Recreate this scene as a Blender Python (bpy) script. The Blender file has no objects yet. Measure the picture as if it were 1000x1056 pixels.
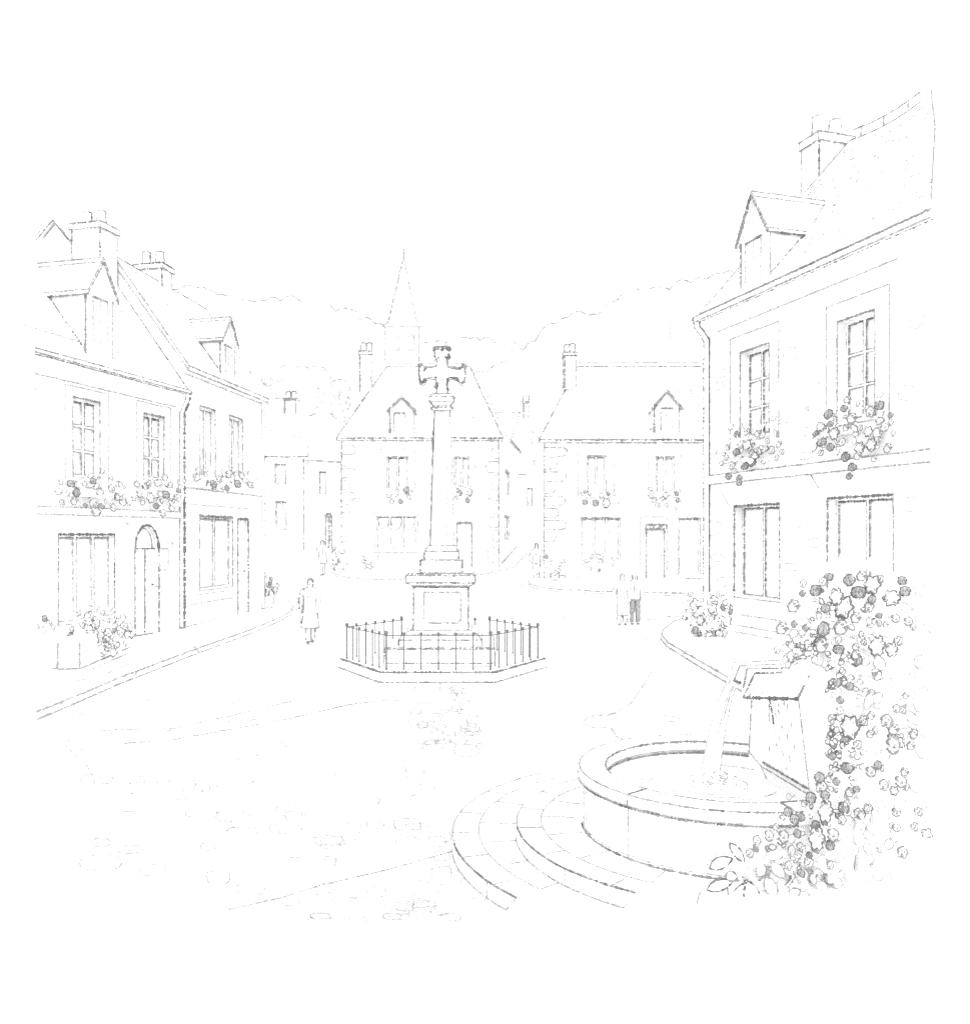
import bpy, math, random
from mathutils import Vector
random.seed(7)
R = random.random
def U(a, b): return a + (b - a) * R()
def V3(x, y, z): return Vector((x, y, z))
PI = math.pi
# ------------------------------------------------------------------ camera constants
FOC, CX, HY, EYE = 900.0, 500.0, 552.0, 2.6
SC = bpy.context.scene
COL = SC.collection

def ground_z(y):
    if y < 24: return 0.0
    if y < 45: return 0.0019 * (y - 24) ** 2
    if y < 75: return 0.838 + 0.08 * (y - 45)
    return 3.238

def at(px, py, Y):                       # point of the photo at depth Y
    return V3((px - CX) / FOC * Y, Y, EYE + (HY - py) / FOC * Y)

def gnd(px, py, dz=0.0):                 # point of the photo on the ground
    Y = 10.0
    for _ in range(60):
        t = (EYE - ground_z(Y) - dz) * FOC / max(py - HY, 2)
        Y = 0.6 * Y + 0.4 * min(t, 70)
    return V3((px - CX) / FOC * Y, Y, ground_z(Y) + dz)

# ------------------------------------------------------------------ materials
def new_mat(name):
    m = bpy.data.materials.new(name); m.use_nodes = True
    return m, m.node_tree, m.node_tree.nodes['Principled BSDF']

def pale(name, lo, hi, scale=3.0, rough=0.85):
    m, nt, b = new_mat(name)
    tc = nt.nodes.new('ShaderNodeTexCoord'); n = nt.nodes.new('ShaderNodeTexNoise')
    n.inputs['Scale'].default_value = scale; n.inputs['Detail'].default_value = 6
    r = nt.nodes.new('ShaderNodeValToRGB')
    r.color_ramp.elements[0].position = .3; r.color_ramp.elements[1].position = .7
    r.color_ramp.elements[0].color = (*lo, 1); r.color_ramp.elements[1].color = (*hi, 1)
    nt.links.new(tc.outputs['Object'], n.inputs['Vector']); nt.links.new(n.outputs['Fac'], r.inputs[0])
    nt.links.new(r.outputs[0], b.inputs['Base Color']); b.inputs['Roughness'].default_value = rough
    b.inputs['Specular IOR Level'].default_value = .25
    return m
def g3(v): return (v, v, v)
PLASTER = pale('white_plaster', g3(.84), g3(.9), 2)
SLATE = pale('white_slate', g3(.84), g3(.9), 5)
STONE = pale('white_stone', g3(.84), g3(.9), 4)
PAVE = pale('white_paving', g3(.84), g3(.9), 1.5)
LEAF = pale('white_leaf', g3(.9), g3(.95), 9)
PETAL = pale('grey_petal', g3(.12), g3(.52), 5)
PETALL = pale('pale_petal', g3(.26), g3(.98), 6)
CLOTH = pale('white_cloth', g3(.76), g3(.84), 12)
GREYCLOTH = pale('grey_cloth', g3(.14), g3(.5), 30)
HAIR = pale('grey_hair', g3(.10), g3(.3), 40)
SKINM = pale('pale_skin', g3(.72), g3(.8), 10, .6)
WOOD = pale('white_wood', g3(.84), g3(.9), 6, .6)
GLASS = pale('white_pane', g3(.84), g3(.9), 1, .15)
WATER = pale('clear_water', g3(.84), g3(.9), 3, .08)
IRON = pale('grey_iron', g3(.07), g3(.2), 40, .6)
INKS = [pale('dark_pencil', g3(.07), g3(.2), 60, .9), pale('mid_pencil', g3(.13), g3(.3), 60, .9),
        pale('light_pencil', g3(.18), g3(.36), 60, .9), pale('faint_pencil', g3(.25), g3(.44), 60, .9)]
WSC = 1.85        # overall pencil width

# ------------------------------------------------------------------ mesh builder
class MB:
    def __init__(s): s.V = []; s.F = []; s.M = []
    def v(s, p): s.V.append(Vector(p)); return len(s.V) - 1
    def face(s, pts, m=0):
        s.F.append([s.v(p) for p in pts]); s.M.append(m)
    def hexa(s, b, t, m=0):              # bottom ring of 4, top ring of 4 (both counter-clockwise from above)
        n = len(b)
        i = [s.v(p) for p in b]; j = [s.v(p) for p in t]
        s.F.append(i[::-1]); s.F.append(j)
        for k in range(n): s.F.append([i[k], i[(k+1) % n], j[(k+1) % n], j[k]])
        s.M += [m] * (n + 2)
    def rings(s, rings, m=0, cap=True):
        ids = [[s.v(p) for p in r] for r in rings]; n = len(ids[0])
        for a, b in zip(ids, ids[1:]):
            for k in range(n): s.F.append([a[k], a[(k+1) % n], b[(k+1) % n], b[k]]); s.M.append(m)
        if cap:
            s.F.append(ids[0][::-1]); s.F.append(ids[-1]); s.M += [m, m]
    def blob(s, c, rx, ry, rz, m=0, n=10, k=6, rough=.0):
        rg = []
        for i in range(1, k):
            a = -PI/2 + PI * i / k
            rg.append([c + V3(rx*math.cos(a)*math.cos(t)*(1+rough*U(-1,1)), ry*math.cos(a)*math.sin(t)*(1+rough*U(-1,1)), rz*math.sin(a)*(1+rough*U(-1,1)))
                       for t in [2*PI*j/n for j in range(n)]])
        s.rings(rg, m)
    def ink(s, pts, w=1.2, sh=2, gap=.10, jit=.28, closed=False, unit=None, step=1.5):
        pts = [Vector(p) for p in pts]
        if closed: pts = pts + [pts[0]]
        if unit is None: unit = max(3, sum(p.y for p in pts) / len(pts)) / FOC
        q = []
        for a, b in zip(pts, pts[1:]):
            n = max(1, int((b - a).length / (step * unit)))
            n = min(n, 700)
            for i in range(n): q.append(a.lerp(b, i / n))
        q.append(pts[-1])
        if len(q) < 2: return
        d = Vector((0, 0, 0)); o = []
        for p in q:
            d = d * .7 + V3(U(-1,1), U(-1,1), U(-1,1)) * (jit * .6 * unit); o.append(p + d)
        run = []
        for i, p in enumerate(o):
            run.append(p)
            if (R() < gap*.5 + .10 and len(run) > 1) or i == len(o) - 1:
                s._tube(run, w * WSC * unit / 2, sh); run = []
                if R() < .55 and i < len(o) - 1: run = [p]
    def _tube(s, run, r, sh):
        if len(run) < 2: return
        k = sh + (1 if R() < .25 else 0) - (1 if R() < .2 else 0)
        k = 1 + min(3, max(0, k))
        prev = None
        for i, p in enumerate(run):
            t = (run[min(i+1, len(run)-1)] - run[max(i-1, 0)])
            if t.length < 1e-9: t = V3(0, 0, 1)
            t.normalize()
            a = t.cross(V3(0, 0, 1)) if abs(t.z) < .9 else t.cross(V3(0, 1, 0))
            a.normalize(); b = t.cross(a)
            rr = r * U(.28, 1.18)
            ring = [s.v(p + a*rr), s.v(p + b*rr), s.v(p - a*rr), s.v(p - b*rr)]
            if prev:
                for j in range(4): s.F.append([prev[j], prev[(j+1) % 4], ring[(j+1) % 4], ring[j]]); s.M.append(k)
            else: s.F.append(ring[::-1]); s.M.append(k)
            prev = ring
        s.F.append(prev); s.M.append(k)
    def build(s, name, mat, parent=None, org=None, smooth=False, label=None):
        o_ = Vector(org) if org is not None else (Vector(parent['org']) if parent is not None and 'org' in parent else Vector((0,0,0)))
        me = bpy.data.meshes.new(name)
        me.from_pydata([tuple(p - o_) for p in s.V], [], s.F)
        me.materials.append(mat)
        for k in INKS: me.materials.append(k)
        me.polygons.foreach_set('material_index', s.M)
        if smooth: me.polygons.foreach_set('use_smooth', [i == 0 for i in s.M])
        me.update()
        o = bpy.data.objects.new(name, me); COL.objects.link(o)
        if parent is not None:
            o.parent = parent
            if 'org' in parent: o['org'] = parent['org']
        else: o.location = o_
        if label: o['label'] = label
        return o

def thing(name, loc, label, cat, group=None):
    o = bpy.data.objects.new(name, None); COL.objects.link(o)
    o.location = loc; o['org'] = tuple(loc); o['label'] = label; o['category'] = cat
    o.empty_display_size = .2
    if group: o['group'] = group
    return o
def tag(o, label, cat, group=None, kind=None):
    o['label'] = label; o['category'] = cat
    if group: o['group'] = group
    if kind: o['kind'] = kind
    return o
def structure(o): o['kind'] = 'structure'; return o

# ------------------------------------------------------------------ facade frame
class Fr:
    def __init__(s, A, B):
        s.A = Vector((A[0], A[1])); B = Vector((B[0], B[1]))
        s.L = (B - s.A).length; s.d = (B - s.A) / s.L
        o = Vector((s.d.y, -s.d.x))
        if o.dot(s.A + s.d * s.L / 2) > 0: o = -o       # points to the viewer's side
        s.o = o
    def P(s, u, v, z):
        q = s.A + s.d * u + s.o * v
        return V3(q.x, q.y, z)
    def u(s, px, v=0):
        a = (px - CX) / FOC; A = s.A + s.o * v
        return (a * A.y - A.x) / (s.d.x - a * s.d.y)
    def hit(s, px, py, v=0):
        u = s.u(px, v); p = s.P(u, v, 0)
        return u, EYE + (HY - py) / FOC * p.y
    def rect(s, pa, pb, top, bot, v=0):
        u0, zt = s.hit(pa, top, v); _, zb = s.hit(pa, bot, v)
        u1 = s.u(pb, v)
        return (u0, u1, zb, zt)
    def roof(s, px, py, ze, k):
        a = (px - CX) / FOC; b = (HY - py) / FOC
        Ao = s.A.dot(s.o)
        Y = (ze + k * Ao - EYE) / (b + k * (a * s.o.x + s.o.y))
        return V3(a * Y, Y, EYE + b * Y)
    def box(s, mb, u0, u1, v0, v1, z0, z1, m=0):
        mb.hexa([s.P(u0,v0,z0), s.P(u1,v0,z0), s.P(u1,v1,z0), s.P(u0,v1,z0)],
                [s.P(u0,v0,z1), s.P(u1,v0,z1), s.P(u1,v1,z1), s.P(u0,v1,z1)], m)
    def loop(s, mb, u0, u1, z0, z1, v, **kw):
        mb.ink([s.P(u0,v,z0), s.P(u0,v,z1), s.P(u1,v,z1), s.P(u1,v,z0)], closed=True, **kw)

def arch_pts(u0, u1, zs, n=8):           # semicircular head springing at zs
    c = (u0+u1)/2; r = (u1-u0)/2
    return [(c - r*math.cos(PI*i/n), zs + abs(r)*1.0*math.sin(PI*i/n)) for i in range(n+1)]

def facade_wall(root, fr, u0, u1, z0, z1, depth, opens, inks=None, mat=PLASTER, rev=.16, left_ink=None, right_ink=None):
    mb = MB()
    us = sorted(set([u0, u1] + [o[0] for o in opens] + [o[1] for o in opens]))
    zs = sorted(set([z0, z1] + [o[2] for o in opens] + [o[3] for o in opens]))
    for a, b in zip(us, us[1:]):
        for c, d in zip(zs, zs[1:]):
            mu, mz = (a+b)/2, (c+d)/2
            if any(o[0] < mu < o[1] and o[2] < mz < o[3] for o in opens): continue
            mb.face([fr.P(a,0,c), fr.P(b,0,c), fr.P(b,0,d), fr.P(a,0,d)])
    for (a, b, c, d) in [o[:4] for o in opens]:
        mb.face([fr.P(a,0,c), fr.P(a,-rev,c), fr.P(a,-rev,d), fr.P(a,0,d)])
        mb.face([fr.P(b,0,c), fr.P(b,0,d), fr.P(b,-rev,d), fr.P(b,-rev,c)])
        mb.face([fr.P(a,0,d), fr.P(a,-rev,d), fr.P(b,-rev,d), fr.P(b,0,d)])
        mb.face([fr.P(a,0,c), fr.P(b,0,c), fr.P(b,-rev,c), fr.P(a,-rev,c)])
        mb.face([fr.P(a,-rev,c), fr.P(b,-rev,c), fr.P(b,-rev,d), fr.P(a,-rev,d)])
    D = -depth
    mb.face([fr.P(u0,0,z0), fr.P(u0,0,z1), fr.P(u0,D,z1), fr.P(u0,D,z0)])
    mb.face([fr.P(u1,0,z0), fr.P(u1,D,z0), fr.P(u1,D,z1), fr.P(u1,0,z1)])
    mb.face([fr.P(u0,D,z0), fr.P(u0,D,z1), fr.P(u1,D,z1), fr.P(u1,D,z0)])
    mb.face([fr.P(u0,0,z1), fr.P(u1,0,z1), fr.P(u1,D,z1), fr.P(u0,D,z1)])
    if left_ink: mb.ink([fr.P(u0,0,z0+.1), fr.P(u0,0,z1)], **left_ink)
    if right_ink: mb.ink([fr.P(u1,0,z0+.1), fr.P(u1,0,z1)], **right_ink)
    if inks: inks(mb)
    return mb.build('wall', mat, root)

def window(root, fr, r, cols=2, rows=3, rev=.16, top=1, sh=2, name='window', lintel_shade=1.8, left=1.1, sub=True, curtain=False, sill=True, psh=None, lw=1.0):
    u0, u1, z0, z1 = r
    e = 1 if u1 > u0 else -1
    W = abs(u1-u0); fw = min(.07, W*.09)
    psh = sh if psh is None else psh
    mb = MB(); vb, vf = -rev + .002, -rev + .06
    def bar(a, b, c, d): fr.box(mb, a, b, vb, vf, c, d)
    bar(u0, u0+e*fw, z0, z1); bar(u1-e*fw, u1, z0, z1)
    bar(u0+e*fw, u1-e*fw, z0, z0+fw); bar(u0+e*fw, u1-e*fw, z1-fw, z1)
    iw = (u1-u0) - 2*e*fw; ih = (z1-z0) - 2*fw
    mw = min(.07, W*.10)
    cw = (iw - e*mw*(cols-1)) / cols
    bh = .035
    rh = (ih - bh*(rows-1)) / rows
    cells = []
    for i in range(cols):
        a = u0 + e*fw + i*(cw + e*mw)
        if i: bar(a - e*mw, a, z0+fw, z1-fw)
        for j in range(rows):
            c = z0 + fw + j*(rh+bh)
            if j: bar(a, a+cw, c-bh, c)
            cells.append((a, a+cw, c, c+rh))
    # outline of the opening on the wall face, then the frame's edges
    mb.ink([fr.P(u0,.004,z1), fr.P(u1,.004,z1)], w=lintel_shade*lw, sh=max(0,sh-1), gap=.05)  # heavier, darker top line: the lintel's shadow drawn in pencil
    mb.ink([fr.P(u0,.004,z1), fr.P(u0,.004,z0)], w=left*lw, sh=sh)
    mb.ink([fr.P(u1,.004,z1), fr.P(u1,.004,z0)], w=1.0*lw, sh=sh+0)
    mb.ink([fr.P(u0,.004,z0), fr.P(u1,.004,z0)], w=.9*lw, sh=sh)
    mb.ink([fr.P(u0,-rev+.05,z1), fr.P(u0,-rev+.05,z0)], w=.8*lw, sh=sh+1)
    if sill:
        fr.box(mb, u0-e*.05, u1+e*.05, .002, .07, z0-.07, z0-.005)
    o = mb.build(name, WOOD, root)
    pb = MB(); vp = vb + .02
    for (a, b, c, d) in cells:
        pb.face([fr.P(a,vp,c), fr.P(b,vp,c), fr.P(b,vp,d), fr.P(a,vp,d)])
        m = .012
        a2, b2 = a+e*m, b-e*m
        topr = d > z1 - fw - .02
        pb.ink([fr.P(a2,vf,d-m), fr.P(b2,vf,d-m)], w=(1.6 if topr else .8)*lw, sh=max(0,psh-1) if topr else psh+1, gap=.1)
        pb.ink([fr.P(a2,vf,d-m), fr.P(a2,vf,c+m)], w=1.15*lw, sh=psh, gap=.16)
        pb.ink([fr.P(b2,vf,d-m), fr.P(b2,vf,c+m)], w=.9*lw, sh=psh+1, gap=.22)
        pb.ink([fr.P(a2,vf,c+m), fr.P(b2,vf,c+m)], w=.8*lw, sh=psh+1, gap=.3)
        if curtain:
            mu = (a2+b2)/2
            pb.ink([fr.P(a2, vf, d-.1), fr.P(a2*.7+mu*.3, vf, d-(d-c)*.33), fr.P(mu, vf, d-(d-c)*.42), fr.P(b2*.7+mu*.3, vf, d-(d-c)*.33), fr.P(b2, vf, d-.1)], w=.9*lw, sh=psh)
    pb.build('pane', GLASS, o)
    return o

def roof(root, fr, u0, u1, ze, k, S, hip0=0, hip1=0, over=.22, side=.12, th=.13, inks=None, name='roof', marks=0, mrange=None, sh=2, msh=3, back=True, sag=None):
    mb = MB()
    e = 1 if u1 > u0 else -1
    a, b = u0 - e*side, u1 + e*side
    zf = ze - k*over + .03; zr = ze + k*S + .03
    r0 = a + e*hip0; r1 = b - e*hip1
    top = dict(f0=fr.P(a,over,zf), f1=fr.P(b,over,zf), b0=fr.P(a,-2*S-over,zf), b1=fr.P(b,-2*S-over,zf), r0=fr.P(r0,-S,zr), r1=fr.P(r1,-S,zr))
    dn = {q: p - V3(0,0,th) for q, p in list(top.items())}
    if sag:
        ln = (top['r1'] - top['r0']).length; ts = [i*.45/ln for i in range(int(ln/.45)+1)] + [1.0]
        rp = [top['r1'].lerp(top['r0'], t) - V3(0, 0, sag(t*ln)) for t in ts]
        top['ridge'] = rp
        for t, t2, p, p2 in zip(ts, ts[1:], rp, rp[1:]):
            mb.face([top['f1'].lerp(top['f0'], t), top['f1'].lerp(top['f0'], t2), p2, p]); mb.face([top['b1'].lerp(top['b0'], t), p, p2, top['b1'].lerp(top['b0'], t2)])
    else:
        mb.face([top['f0'], top['f1'], top['r1'], top['r0']]); mb.face([top['b1'], top['b0'], top['r0'], top['r1']])
    mb.face([top['f0'], top['r0'], top['b0']]); mb.face([top['f1'], top['b1'], top['r1']])
    for p, q in (('f0','f1'), ('f1','b1'), ('b1','b0'), ('b0','f0')):
        mb.face([dn[p], dn[q], top[q], top[p]])
    mb.face([dn['f0'], dn['b0'], dn['b1'], dn['f1']])
    T = (top, dn)
    if inks: inks(mb, T)
    if marks and mrange:
        (p0, p1, q0, q1) = mrange       # pixel ranges the marks are seen in
        for _ in range(marks):
            t = fr.roof(U(p0,p1), U(q0,q1), ze+.035, k)
            loc = Vector((t.x, t.y)) - fr.A
            uu, ss = loc.dot(fr.d), -loc.dot(fr.o)
            if not (0.1 < ss < S-.05): continue
            f = ss / S
            if (uu - (a + (r0-a)*f))*e < .05 or (uu - (b + (r1-b)*f))*e > -.05: continue
            n_ = t.y / FOC
            l = U(1.5, 5) * n_
            mb.ink([t, t + V3(fr.d.x, fr.d.y, 0)*l*e], w=U(.7,1.1), sh=msh, gap=.05, step=1.5)
            if R() < .3: mb.ink([t, fr.P(uu, -ss+.9*l*.4, ze + .035 + k*(ss-.9*l*.4))], w=.7, sh=msh, gap=.05, step=1.5)
    o = mb.build(name, SLATE, root)
    return o

def lathe(mb, c, prof, n=8, m=0, ph=0):
    mb.rings([[V3(c.x + r*math.cos(2*PI*i/n+ph), c.y + r*math.sin(2*PI*i/n+ph), z) for i in range(n)] for (r, z) in prof], m)

def chimney(root, fr, u0, u1, s0, s1, z0, z1, pots=2, caph=.16, sh=2, across='s', potr=.11, poth=.42, psh=1, fr_front='both'):
    mb = MB()
    fr.box(mb, u0, u1, -s0, -s1, z0, z1-caph)
    o_ = .055; e = 1 if u1 > u0 else -1
    fr.box(mb, u0-e*o_, u1+e*o_, -s0+o_, -s1-o_, z1-caph, z1)
    for (uu, ss, w, q) in ((u0,s0,1.6,sh-1), (u1,s0,1.1,sh), (u0,s1,1.4,sh-1)):
        mb.ink([fr.P(uu,-ss,z0), fr.P(uu,-ss,z1-caph)], w=w, sh=q)
    for zz, w in ((z1, 1.5), (z1-caph, 1.2)):
        mb.ink([fr.P(u0-e*o_, -s1-o_, zz), fr.P(u0-e*o_, -s0+o_, zz), fr.P(u1+e*o_, -s0+o_, zz)], w=w, sh=max(1, sh-1))
    mb.ink([fr.P(u0-e*o_, -s1-o_, z1-caph), fr.P(u0-e*o_, -s1-o_, z1)], w=1, sh=sh)
    mb.ink([fr.P(u0-e*o_, -s0+o_, z1-caph), fr.P(u0-e*o_, -s0+o_, z1)], w=1, sh=sh)
    mb.ink([fr.P(u1+e*o_, -s0+o_, z1-caph), fr.P(u1+e*o_, -s0+o_, z1)], w=1, sh=sh+1)
    c = mb.build('chimney', STONE, root)
    for i in range(pots):
        t = (i + .5) / pots
        p = fr.P((u0+u1)/2, -(s0 + (s1-s0)*t), 0) if across == 's' else fr.P(u0 + (u1-u0)*t, -(s0+s1)/2, 0)
        pm = MB(); f = U(.92, 1.05)
        lathe(pm, p, [(potr, z1), (potr*.85, z1+poth*.8*f), (potr*.95, z1+poth*.86*f), (potr*.9, z1+poth*f)], 8, ph=0)
        for i8 in (0, 4):
            a = 2*PI*i8/8
            pm.ink([V3(p.x+potr*math.cos(a), p.y+potr*math.sin(a), z1), V3(p.x+potr*.87*math.cos(a), p.y+potr*.87*math.sin(a), z1+poth*f)], w=1.5, sh=psh)
        pm.ink([V3(p.x+potr*.9*math.cos(2*PI*j/8), p.y+potr*.9*math.sin(2*PI*j/8), z1+poth*f) for j in range(8)], closed=True, w=1.2, sh=psh)
        pm.build('chimney_pot', STONE, c)
    return c

def dormer(root, fr, u0, u1, z0, zf, za, ze, k, win, sh=2, lap=.14, v=.03, winsh=2, rows=1, cheek='left', bold=1.6):
    """gabled dormer whose front stands over the eave"""
    e = 1 if u1 > u0 else -1
    um = (u0+u1)/2
    sb = (zf - ze)/k + .12; st = (za - ze)/k + .1
    mb = MB()
    f = [fr.P(u0,v,z0), fr.P(u1,v,z0), fr.P(u1,v,zf), fr.P(u0,v,zf)]
    b = [fr.P(u0,-sb,z0), fr.P(u1,-sb,z0), fr.P(u1,-sb,zf), fr.P(u0,-sb,zf)]
    mb.hexa(f, b)
    ap, bp = fr.P(um,v,za), fr.P(um,-st,za)
    mb.face([f[3], f[2], ap]); mb.face([f[3], ap, bp, b[3]]); mb.face([f[2], b[2], bp, ap])
    mb.ink([f[0], f[3]], w=1.7, sh=sh-1, gap=.06); mb.ink([f[1], f[2]], w=1.1, sh=sh)
    us = u0 if cheek == 'left' else u1
    if cheek in ('left', 'right'):     # foot of the cheek running up the roof
        mb.ink([fr.P(us, .02, ze+.06), fr.P(us - 0*e, -sb+.1, ze + k*(sb-.1)+.05)], w=1.2, sh=sh-1)
    o = mb.build('dormer', PLASTER, root)
    # roof of the dormer
    rb = MB(); tn = .10
    sl = (za - zf) / abs(um - u0)
    E0 = (u0 - e*lap, zf - sl*lap); E1 = (u1 + e*lap, zf - sl*lap)
    for (E) in (E0, E1):
        fr0 = fr.P(E[0], v+.12, E[1]); fr1 = fr.P(um, v+.12, za)
        bk0 = fr.P(E[0], -max(.05, (E[1]-ze)/k+.1), E[1]); bk1 = fr.P(um, -st, za)
        up = V3(0,0,tn+.02)
        pts = [fr0+V3(0,0,.02), fr1+V3(0,0,.02), bk1+V3(0,0,.02), bk0+V3(0,0,.02)]
        rb.hexa(pts, [p+V3(0,0,tn) for p in pts])
        rb.ink([pts[0]+V3(0,0,tn), pts[1]+V3(0,0,tn)], w=1.2, sh=sh); rb.ink([pts[0], pts[1]], w=bold if E is E1 or cheek != 'left' else 1.0, sh=max(0,sh-1), gap=.05)
        rb.ink([pts[0], pts[0]+V3(0,0,tn)], w=1.2, sh=sh)
        near = (E is E0) if cheek == 'left' else (E is E1)
        if near and cheek in ('left','right'):
            rb.ink([pts[0], pts[3]], w=1.8, sh=sh-1, gap=.05); rb.ink([pts[0]+V3(0,0,tn), pts[3]+V3(0,0,tn)], w=1.2, sh=sh)
    if cheek in ('left','right'):
        rb.ink([fr.P(um,v+.12,za+.125), fr.P(um,-st,za+.125)], w=1.6, sh=sh); rb.ink([fr.P(um,v+.1,za+.02), fr.P(um,-st,za+.0)], w=.9, sh=sh+1); rb.ink([fr.P((um*.85+E0[0]*.15 if cheek == 'left' else um*.85+E1[0]*.15),v+.12,za+.12-.15*(za-zf)), fr.P((um*.85+E0[0]*.15 if cheek == 'left' else um*.85+E1[0]*.15),-st+.1,za+.12-.15*(za-zf))], w=1.1, sh=sh)
        E = E0 if cheek == 'left' else E1
        rb.ink([fr.P(um,-st,za+.12), fr.P(E[0], -max(.05, (E[1]-ze)/k+.1), E[1]+.12)], w=1.0, sh=sh)
    rb.build('dormer_roof', SLATE, o)
    # window
    a, b2, c, d = win
    wb = MB(); fw = .045; vv = v
    def bar(x0,x1,y0,y1): fr.box(wb, x0, x1, vv+.002, vv+.05, y0, y1)
    bar(a, a+e*fw, c, d); bar(b2-e*fw, b2, c, d); bar(a+e*fw, b2-e*fw, c, c+fw); bar(a+e*fw, b2-e*fw, d-fw, d)
    m_ = (a+b2)/2; bar(m_-e*.02, m_+e*.02, c+fw, d-fw)
    wb.face([fr.P(a,vv+.015,c), fr.P(b2,vv+.015,c), fr.P(b2,vv+.015,d), fr.P(a,vv+.015,d)])
    wb.ink([fr.P(a,vv+.05,d), fr.P(b2,vv+.05,d)], w=2.0, sh=winsh-1, gap=.1); wb.ink([fr.P(a,vv+.05,d), fr.P(a,vv+.05,c)], w=1.1, sh=winsh, gap=.15)
    wb.ink([fr.P(b2,vv+.05,d), fr.P(b2,vv+.05,c)], w=1.0, sh=winsh+1, gap=.15); wb.ink([fr.P(m_,vv+.05,d), fr.P(m_,vv+.05,c)], w=.8, sh=winsh+1, gap=.3)
    wb.build('window', WOOD, o)
    return o

def door(root, fr, r, arched=False, rev=.16, sh=2, panel=True, name='door'):
    u0, u1, z0, z1 = r; e = 1 if u1 > u0 else -1
    mb = MB()
    fr.box(mb, u0, u1, -rev+.002, -rev+.05, z0, z1)
    if arched:
        zs = z1 - abs(u1-u0)*.62
        ap = arch_pts(u0, u1, zs)
        ap = [(a, zs + (z-zs)*(z1-zs)/(abs(u1-u0)/2)) for a, z in ap]
        # stone spandrels that make the square hole an arch
        for (a, z), (b, zz) in zip(ap, ap[1:]):
            pa = [fr.P(a,-.001,z), fr.P(b,-.001,zz), fr.P(b,-.001,z1+.002), fr.P(a,-.001,z1+.002)]
            mb.hexa(pa, [p - V3(fr.o.x, fr.o.y, 0)*(rev-.06) for p in pa])
        mb.ink([fr.P(a,.004,z) for a, z in ap], w=1.9, sh=sh-1, gap=.05)
        ain = [((a-(u0+u1)/2)*.72+(u0+u1)/2 + e*.0, zs+(z-zs)*.86) for a, z in ap]
        mb.ink([fr.P(a,-rev+.055,z) for a, z in ain], w=1.0, sh=sh)
        mb.ink([fr.P(u0,-rev+.055,zs), fr.P(u1,-rev+.055,zs)], w=1.2, sh=sh)
        mb.ink([fr.P(u0,.004,z0), fr.P(u0,.004,zs)], w=1.4, sh=sh); mb.ink([fr.P(u1,.004,z0), fr.P(u1,.004,zs)], w=1.4, sh=sh)
        um = u0 + (u1-u0)*.55
        mb.ink([fr.P(um,-rev+.055,z0+.05), fr.P(um,-rev+.055,zs)], w=1.5, sh=sh)
    else:
        mb.ink([fr.P(u0,.004,z0), fr.P(u0,.004,z1)], w=1.3, sh=sh); mb.ink([fr.P(u1,.004,z0), fr.P(u1,.004,z1)], w=1.3, sh=sh)
        mb.ink([fr.P(u0,.004,z1), fr.P(u1,.004,z1)], w=2.0, sh=sh-1, gap=.06)
        if panel:
            w_ = u1-u0; h_ = z1-z0
            fr.loop(mb, u0+w_*.2, u1-w_*.2, z0+h_*.1, z0+h_*.45, -rev+.055, w=.7, sh=3, gap=.3); fr.loop(mb, u0+w_*.2, u1-w_*.2, z0+h_*.52, z0+h_*.92, -rev+.055, w=.7, sh=3, gap=.3)
    o = mb.build(name, WOOD, root)
    hb = MB(); p = fr.P(u1-(u1-u0)*.15, -rev+.08, z0+(z1-z0)*.45); hb.blob(p, .03, .03, .03)
    hb.build('handle', IRON, o)
    return o

def pipe_part(root, pts, r, name='drainpipe', w=1.4, sh=1, w2=.9):
    mb = MB(); n = 8
    rg = []
    for i, p in enumerate(pts):
        t = (pts[min(i+1,len(pts)-1)] - pts[max(i-1,0)]).normalized()
        a = t.cross(V3(0,1,0)); a.normalize(); b = t.cross(a)
        rg.append([p + a*r*math.cos(2*PI*k/n) + b*r*math.sin(2*PI*k/n) for k in range(n)])
    mb.rings(rg)
    mb.ink([g[0] for g in rg], w=w, sh=sh, gap=.05); mb.ink([g[n//2] for g in rg], w=w2, sh=sh+1, gap=.08)
    mb.ink(rg[-1], closed=True, w=w, sh=sh)
    return mb.build(name, WOOD, root)

# ------------------------------------------------------------------ leaves and blossoms
def leaf_into(mb, c, nrm, up, ln, wd, m=0, inkw=0, sh=2, unit=.01, gap=.1):
    """one leaf: a slightly folded blade; c is its middle"""
    n = nrm.normalized(); t = (up - n*up.dot(n))
    if t.length < 1e-4: t = n.orthogonal()
    t.normalize(); s_ = n.cross(t)
    prof = [(-.5, .0), (-.32, .34), (-.05, .5), (.22, .4), (.42, .16), (.5, 0)]
    L = [c + t*a*ln + s_*b*wd - n*b*wd*.25 for a, b in prof]; Rr = [c + t*a*ln - s_*b*wd - n*b*wd*.25 for a, b in prof]
    for i in range(len(prof)-1):
        mid0 = c + t*prof[i][0]*ln; mid1 = c + t*prof[i+1][0]*ln
        mb.face([mid0, mid1, L[i+1], L[i]], m); mb.face([mid1, mid0, Rr[i], Rr[i+1]], m)
    if inkw: mb.ink(L + Rr[::-1][1:-1], w=inkw, sh=sh, closed=True, unit=unit, step=2.0, gap=gap, jit=.3)

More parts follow.
